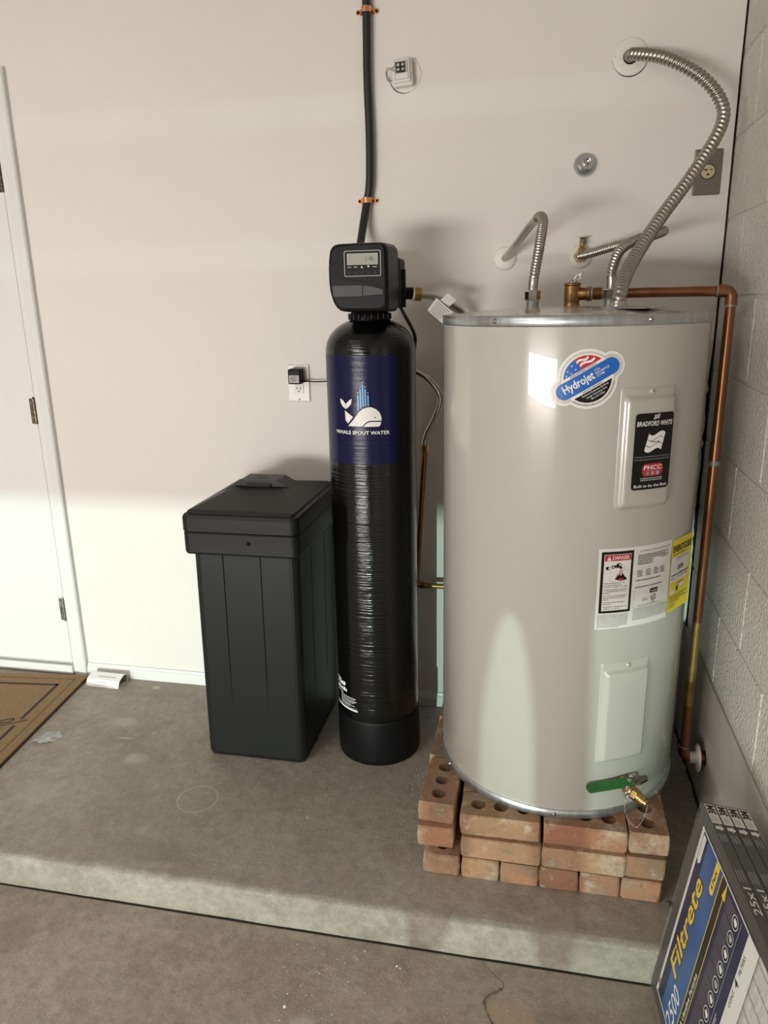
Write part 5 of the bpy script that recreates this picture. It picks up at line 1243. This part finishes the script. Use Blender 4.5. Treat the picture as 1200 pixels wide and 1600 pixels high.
for q in range(11):
    a = 0.060 + q * 0.0345
    ff(rect(a, 0.205, a + 0.0325, 0.245), 'print_plum', 3)
    ringpoly(mb, a + 0.0165, 0.2515, 0.0118, 0.0132, 'print_white', fc, 3.6, 18); mb.flat(circ(a + 0.0165, 0.2515, 0.0118, 16), 'print_black', fc, 3.4)
    mb.flat([(a + 0.010, 0.2545), (a + 0.016, 0.2440), (a + 0.019, 0.2505), (a + 0.0235, 0.2475), (a + 0.021, 0.2590), (a + 0.014, 0.2590)], 'print_white' if q % 3 else 'print_grey', fc, 3.8)
ff(rect(0.05, 0.2710, W1 - .01, 0.2722), 'print_grey', 3); ff(rect(0.10, 0.2745, 0.18, 0.2760), 'print_white', 3); ff(rect(0.20, 0.280, 0.25, 0.2815), 'print_white', 3); ff(rect(0.20, 0.2845, 0.245, 0.286), 'print_white', 3); ftext('3', 0.186, 0.2895, 0.0140, 'print_white', 3.4, bold=0.015)
ftext('CONT.', 0.300, 0.3140, 0.0085, 'print_black', 2.5); ftext('4', 0.345, 0.3185, 0.0170, 'print_black', 2.5, bold=0.01); ftext('FILTERS', 0.370, 0.3140, 0.0085, 'print_black', 2.5); ftext('1', 0.19, 0.3260, 0.030, 'print_black', 2.5, bold=0.03)
mb.build('front_card', fp, label='navy and blue printed card with yellow lettering')
# wire grid over the pleated media of the front filter
mb = MB()
for q in range(13):
    a = 0.045 + q * 0.0325; mb.tube([TF @ Vector((0.338, 0.0016, a)), TF @ Vector((FL - 0.028, 0.0016, a))], 0.0006, 'print_grey', 5)
for q in range(7):
    b = 0.352 + q * 0.020; mb.tube([TF @ Vector((b, 0.0018, 0.030)), TF @ Vector((b + 0.004 * (q % 2), 0.0018, FH - 0.030))], 0.0005, 'print_grey', 5)
wm = mb.build('wire_mesh', fp); wm['kind'] = 'stuff'
# clear wrap with a gathered end
mb = MB(); e = 0.0016
mb.box((FL / 2, FT / 2, FH / 2), (FL + 2 * e, FT + 2 * e + 0.004, FH + 2 * e), 'clear_film', 0, TF)
rr = random.Random(8)
base = [TF @ Vector((-0.002, FT * k / 8, FH + 0.001)) for k in range(9)]
tips = [p + UZ * rr.uniform(0.004, 0.014) + Vector((0, rr.uniform(0.004, 0.014), 0)) for p in base]; tips[3] = base[3] + Vector((0.006, 0.012, 0.026)); tips[4] = base[4] + Vector((0.000, 0.012, 0.014))
mb.add(base + tips, [(k, k + 1, k + 10, k + 9) for k in range(8)], 'clear_film')
mb.build('clear_wrap', fp, label='transparent shrink wrap')

# ------------------------------------------------------------------ the person holding the camera (stands behind it, legs shade the low sun)
def person():
    root = thing('person', 'person in dark trousers standing behind the viewpoint with arms raised', 'person', (-0.715, -2.75, ZL))
    V = []; E = []; R = []
    def v(p, r): V.append(p); R.append(r); return len(V) - 1
    def chain(i, pts):
        for p, r in pts: j = v(p, r); E.append((i, j)); i = j
        return i
    x, y = -0.715, -2.78
    pel = v((x, y, 0.86), (0.15, 0.10))
    ch = chain(pel, [((x, y, 1.02), (0.14, 0.10)), ((x, y - 0.01, 1.22), (0.16, 0.11)), ((x, y, 1.34), (0.13, 0.09)), ((x, y + 0.01, 1.41), (0.055, 0.055)), ((x, y + 0.02, 1.47), (0.060, 0.065)), ((x, y + 0.03, 1.54), (0.078, 0.095)), ((x, y + 0.03, 1.62), (0.066, 0.085))])
    for sx in (-1, 1):
        chain(pel, [((x + sx * 0.105, y, 0.76), (0.085, 0.090)), ((x + sx * 0.130, y + 0.01, 0.42), (0.066, 0.070)), ((x + sx * 0.140, y, 0.06), (0.068, 0.072)), ((x + sx * 0.145, y + 0.02, ZL + 0.045), (0.050, 0.045)), ((x + sx * 0.155, y + 0.14, ZL + 0.035), (0.046, 0.034))])
        chain(3, [((x + sx * 0.19, y, 1.32), (0.058, 0.058)), ((x + sx * 0.22, y + 0.03, 1.08), (0.046, 0.046)), ((x + sx * 0.13, y + 0.24, 1.24), (0.035, 0.035)), ((x + sx * 0.095, y + 0.30, 1.30), (0.030, 0.030))])
    me = bpy.data.meshes.new('body'); me.from_pydata(V, E, [])
    o = link('body', me, root); md = o.modifiers.new('skin', 'SKIN'); sd = o.modifiers.new('sub', 'SUBSURF'); sd.levels = 2; sd.render_levels = 2
    for k, s in enumerate(me.skin_vertices[0].data if me.skin_vertices else []): s.radius = R[k] if isinstance(R[k], tuple) else (R[k], R[k])
    return root, o, R
bpy.context.view_layer.update()
root, body, RR = person()
bm = bmesh.new(); bm.from_mesh(body.data); lay = bm.verts.layers.skin.verify(); bm.verts.ensure_lookup_table()
for k, vtx in enumerate(bm.verts): vtx[lay].radius = RR[k]
bm.verts[0][lay].use_root = True
bm.to_mesh(body.data); bm.free()
bpy.context.view_layer.update()
me = bpy.data.meshes.new_from_object(body.evaluated_get(bpy.context.evaluated_depsgraph_get()))
body.modifiers.clear(); body.data = me; me.materials.clear()
for k in ('pants', 'shirt', 'skin', 'hair'): me.materials.append(MATS[k])
for p in me.polygons:
    c = p.center; p.use_smooth = True
    head = c.z > 1.42 and abs(c.x + 0.715) < 0.13
    p.material_index = (3 if (c.z > 1.60 or (c.z > 1.50 and c.y < -2.78)) else 2) if head else 2 if c.y > -2.60 and c.z > 1.1 else 1 if c.z > 0.90 else 0
